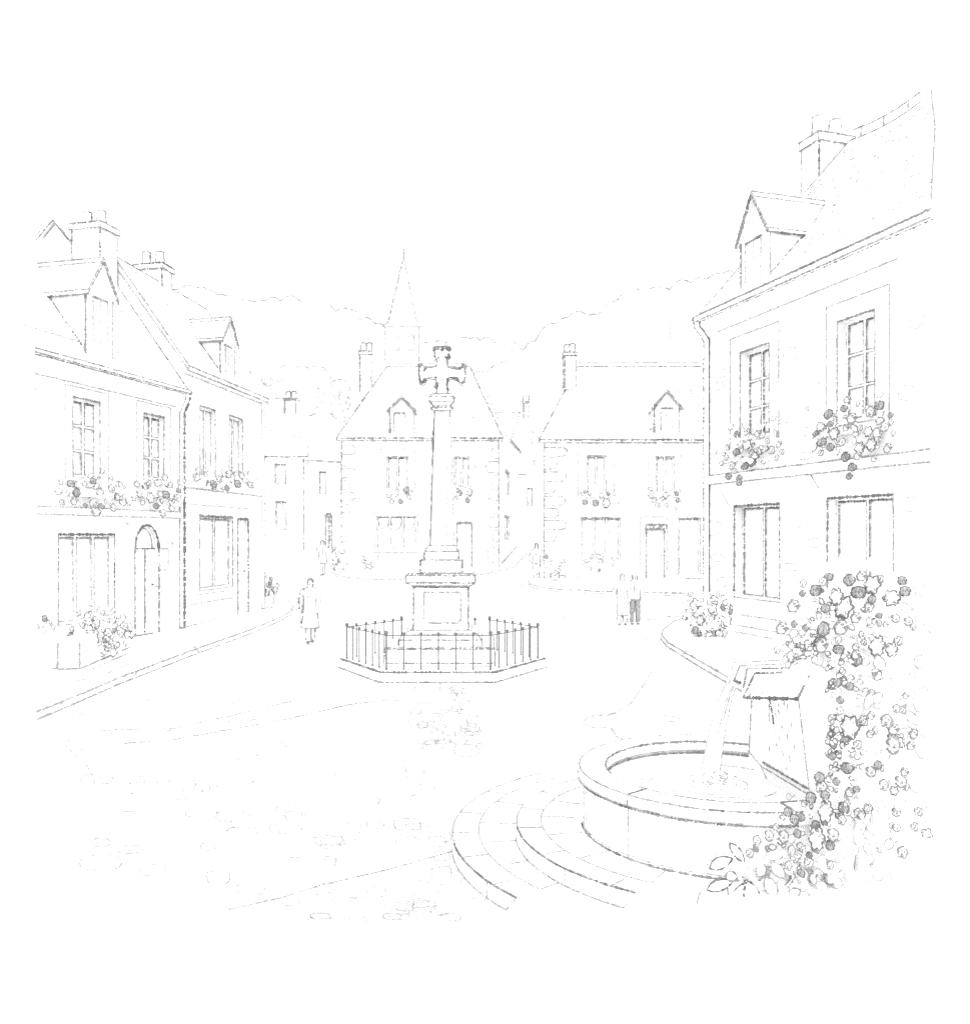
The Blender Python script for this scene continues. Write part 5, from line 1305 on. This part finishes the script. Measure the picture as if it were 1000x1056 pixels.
# ================================================================== PEOPLE
def skin_body(org, Hh, arms, legs, yaw=0):
    s = Hh/1.72
    V, E, Rr = [], [], []
    def add(p, r, par=None):
        V.append(Vector(p)); Rr.append(r if isinstance(r, tuple) else (r, r))
        if par is not None: E.append((par, len(V)-1))
        return len(V)-1
    pel = add((0,0,.95), (.14,.10)); sp = add((0,0,1.12), (.125,.09), pel); ch = add((0,.005,1.30), (.15,.10), sp); nk = add((0,0,1.45), (.05,.05), ch)
    jaw = add((0,-.02,1.53), (.06,.075), nk); hd = add((0,-.005,1.61), (.075,.09), jaw); add((0,.0,1.68), (.05,.06), hd)
    add((0,-.105,1.585), .014, hd)                        # nose
    for sx, (el, wr) in zip((-1,1), arms):
        sh = add((sx*.165,0,1.40), .052, ch); e_ = add((sx*el[0],el[1],el[2]), .042, sh); w_ = add((sx*wr[0],wr[1],wr[2]), .027, e_)
        dr = (Vector((sx*wr[0],wr[1],wr[2])) - V[e_]).normalized()
        pm = add(V[w_] + dr*.06, (.03,.018), w_)
        for k, (off, ln) in enumerate(((-.03,.075),(-.01,.09),(.01,.085),(.028,.065))):
            b = add(V[w_] + dr*.10 + Vector((0, off, 0)), .009, pm); add(V[b] + dr*ln*.55 + Vector((-sx*.012,0,0)), .008, b)
        th = add(V[w_] + dr*.05 + Vector((0,-.045,0)), .009, pm); add(V[th] + dr*.04 + Vector((0,-.008,0)), .008, th)
    for sx, (kn, an) in zip((-1,1), legs):
        hp = add((sx*.09,0,.88), (.085,.085), pel); k_ = add((sx*kn[0],kn[1],kn[2]), .055, hp); a_ = add((sx*an[0],an[1],an[2]), .038, k_)
        add((sx*an[0],an[1]-.13,max(.03,an[2]-.05)), (.035,.025), a_)
    me = bpy.data.meshes.new('skeleton'); me.from_pydata([tuple(v) for v in V], E, [])
    ob = bpy.data.objects.new('skeleton', me); COL.objects.link(ob)
    md = ob.modifiers.new('Skin', 'SKIN'); ob.modifiers.new('Sub', 'SUBSURF').levels = 1
    for i, sv in enumerate(me.skin_vertices[0].data): sv.radius = Rr[i]; sv.use_root = (i == 0)
    dg = bpy.context.evaluated_depsgraph_get(); ev = ob.evaluated_get(dg); m2 = bpy.data.meshes.new_from_object(ev)
    vs = [v.co.copy() for v in m2.vertices]; fs = [list(p.vertices) for p in m2.polygons]
    bpy.data.objects.remove(ob); bpy.data.meshes.remove(m2); bpy.data.meshes.remove(me)
    return vs, fs, s
def person(px, foot, Y, Hh, label, arms, legs, coat, yaw=0, coat_mat=CLOTH, trs_mat=CLOTH, hair_mat=HAIR, inkw=1.6, ish=1, side=(1.0, 1.0), longhair=False, headsh=1):
    o = V3((px-CX)/FOC*Y, Y, 0); o.z = EYE + (HY-foot)/FOC*Y
    rt = thing('person', o, label, 'person', 'people strolling in the square')
    vs, fs, s = skin_body(o, Hh, arms, legs)
    cy_, sy_ = math.cos(yaw), math.sin(yaw)
    def W(p): return o + V3(p[0]*cy_-p[1]*sy_, p[0]*sy_+p[1]*cy_, p[2])*s
    mb = MB()
    for v in vs: mb.V.append(W(v))
    for f in fs: mb.F.append(f); mb.M.append(0)
    for ex in (-.03, .03): mb.ink([W((ex-.008,-.098,1.61)), W((ex+.008,-.098,1.61))], w=.8, sh=0, gap=0)
    mb.ink([W((-.02,-.09,1.54)), W((.02,-.09,1.54))], w=.6, sh=1, gap=0)
    for sx in (-1, 1): mb.blob(W((sx*.082,.01,1.60)), .016*s, .022*s, .03*s, n=6, k=4)
    mb.ink([W((.085*math.cos(a),0,1.60+.1*math.sin(a))) for a in [PI*i/8-.6 for i in range(12)]], w=1.0, sh=headsh, gap=.15)
    mb.ink([W((.084,.0,1.56)), W((.06,0,1.5)), W((.05,0,1.46))], w=.9, sh=headsh); mb.ink([W((-.084,.0,1.56)), W((-.06,0,1.5)), W((-.05,0,1.46))], w=1.2, sh=headsh)
    mb.build('body', SKINM, rt, smooth=True)
    def ring(cx, cy, z, rx, ry, n=14): return [W((cx+rx*math.cos(2*PI*i/n), cy+ry*math.sin(2*PI*i/n), z)) for i in range(n)]
    # coat
    cb = MB(); hem, flare = coat
    prof = [(hem, .165+flare, .13+flare*.8), (hem+(.95-hem)*.5, .16+flare*.5, .125+flare*.4), (1.0, .155, .115), (1.15, .15, .11), (1.32, .185, .125), (1.42, .165, .09), (1.47, .07, .065)]
    rgs = [ring(0, 0, z, a, b) for z, a, b in prof]; cb.rings(rgs)
    cb.ink([r[7] for r in rgs], w=inkw*side[0], sh=ish, gap=.08, step=2); cb.ink([r[0] for r in rgs], w=inkw*side[1], sh=ish+1, gap=.15, step=2)
    cb.ink(rgs[0], closed=True, w=inkw*.7, sh=ish+1, gap=.2); cb.ink(rgs[-1], closed=True, w=inkw*.6, sh=ish+1, gap=.2)
    cb.ink([r[10] for r in rgs[:5]], w=.7, sh=3, gap=.5); cb.ink([r[11] for r in rgs[1:6]], w=.7, sh=3, gap=.5)
    for sx, (el, wr) in zip((-1,1), arms):
        pts = [Vector((sx*.165,0,1.41)), Vector((sx*el[0],el[1],el[2])), Vector((sx*wr[0],wr[1],wr[2]))]; rr = (.068,.06,.045); rg = []
        for i, p in enumerate(pts):
            t = (pts[min(i+1,2)]-pts[max(i-1,0)]).normalized(); a = t.cross(Vector((0,1,0))).normalized(); b = t.cross(a)
            rg.append([W(p + a*rr[i]*math.cos(2*PI*k/8) + b*rr[i]*math.sin(2*PI*k/8)) for k in range(8)])
        cb.rings(rg); 
        for k in (0, 4): cb.ink([g[k] for g in rg], w=inkw*(side[0] if sx < 0 else side[1])*.8, sh=ish+(0 if sx < 0 else 1), gap=.15, step=2)
    cb.build('coat', coat_mat, rt)
    for sx, (kn, an) in zip((-1,1), legs):
        lb = MB(); pts = [Vector((sx*.085,0,.90)), Vector((sx*kn[0],kn[1],kn[2])), Vector((sx*an[0],an[1],an[2]+.02))]; rr = (.092,.066,.056); rg = []
        for i, p in enumerate(pts): rg.append([W(p + Vector((rr[i]*math.cos(2*PI*k/8), rr[i]*math.sin(2*PI*k/8), 0))) for k in range(8)])
        lb.rings(rg[::-1])
        for k in (0, 4): lb.ink([g[k] for g in rg], w=inkw*.8, sh=ish, gap=.12, step=2)
        lb.build('trouser_leg', trs_mat, rt)
        sb_ = MB(); sb_.blob(W((sx*an[0], an[1]-.06, max(.045, an[2]-.035))), .05*s, .13*s, .05*s, n=8, k=5); sb_.build('shoe', HAIR, rt)
    hb = MB(); c = W((0,.02,1.625)); 
    hb.rings([[c + V3(.09*s*r*math.cos(2*PI*i/10), .10*s*r*math.sin(2*PI*i/10) + (.03*s if z < .03 else 0), z*s) for i in range(10)] for r, z in ((.9,-.10 if longhair else -.04),(1.04,.0),(.98,.05),(.7,.085),(.25,.105))])
    hb.build('hair', hair_mat, rt)
walk = (((.10,-.10,.48),(.10,-.02,.09)), ((.09,.06,.48),(.09,.22,.13)))
stand = (((.09,-.01,.48),(.095,.02,.085)), ((.09,-.01,.48),(.10,.03,.085)))
hang = (((.23,.02,1.13),(.245,-.05,.89)), ((.23,.02,1.13),(.245,-.05,.89)))
swing = (((.24,.08,1.14),(.25,.10,.90)), ((.23,-.06,1.14),(.22,-.20,.94)))
together = (((.05,-.02,.48),(.045,-.02,.085)), ((.05,.03,.48),(.04,.12,.10)))
person(320, 664, 20.7, 1.56, 'lone walker in a long flared coat left of the cross railing', swing, together, (.42, .06), coat_mat=CLOTH, trs_mat=CLOTH, inkw=1.7, ish=1, side=(1.9,.8))
person(332.5, 594, 42, 1.73, 'tiny distant figure in pale coat near the arched far door', hang, together, (.62, .05), inkw=1.1, ish=1)
person(553, 600.5, 40, 1.80, 'tiny dark figure standing at left end of the right kerb', hang, together, (.82, -.02), trs_mat=CLOTH, inkw=1.2, ish=0, headsh=0)
person(641.5, 645.5, 25.2, 1.52, 'stroller in a pale long coat, left one of the pair', swing, stand, (.36, .0), hair_mat=GREYCLOTH, inkw=1.1, ish=2, side=(1,.6), headsh=3)
person(654.5, 645, 25.4, 1.54, 'stroller in pale top and dark trousers, right one of the pair', hang, stand, (.86, .0), trs_mat=GREYCLOTH, hair_mat=CLOTH, inkw=1.0, ish=2)

# ================================================================== LIGHT, SKY, CAMERA
world = bpy.data.worlds.new('World'); SC.world = world; world.use_nodes = True
nt = world.node_tree; bg = nt.nodes['Background']
sky = nt.nodes.new('ShaderNodeTexSky'); sky.sky_type = 'NISHITA'; sky.sun_disc = False
EL, AZ = math.radians(48), math.radians(172)      # sun behind the viewer
sky.sun_elevation = EL; sky.sun_rotation = AZ; sky.air_density = 1.0; sky.dust_density = 3.0
hs = nt.nodes.new('ShaderNodeHueSaturation'); hs.inputs['Saturation'].default_value = .06
mx = nt.nodes.new('ShaderNodeMix'); mx.data_type = 'RGBA'          # thin even cloud over the clear sky
mx.inputs[0].default_value = .82
mx.inputs[7].default_value = (4.2, 4.2, 4.2, 1)
nt.links.new(sky.outputs[0], hs.inputs['Color']); nt.links.new(hs.outputs[0], mx.inputs[6]); nt.links.new(mx.outputs[2], bg.inputs['Color'])
bg.inputs['Strength'].default_value = .15
sl = bpy.data.lights.new('sun', 'SUN'); sl.energy = .6; sl.angle = math.radians(30); sl.color = (1, .99, .97)
so = bpy.data.objects.new('sun', sl); COL.objects.link(so)
dirv = V3(math.sin(AZ)*math.cos(EL), math.cos(AZ)*math.cos(EL), math.sin(EL))
so.rotation_euler = (-dirv).to_track_quat('-Z', 'Y').to_euler(); so.location = dirv*60
cam = bpy.data.cameras.new('camera'); co = bpy.data.objects.new('camera', cam); COL.objects.link(co)
co.location = (0, 0, EYE); co.rotation_euler = (PI/2, 0, 0)
cam.sensor_fit = 'HORIZONTAL'; cam.sensor_width = 36; cam.lens = FOC/1000*36; cam.shift_y = (HY-528)/1000
cam.clip_start = .1; cam.clip_end = 2000
SC.camera = co
vs_ = SC.view_settings; vs_.view_transform = 'Standard'; vs_.look = 'None'; vs_.gamma = 1; vs_.use_curve_mapping = False
vs_.exposure = 1.5
SC.cycles.max_bounces = 6; SC.cycles.diffuse_bounces = 4
SC.cycles.use_denoising = False
for o in list(bpy.data.objects):
    if 'org' in o: del o['org']
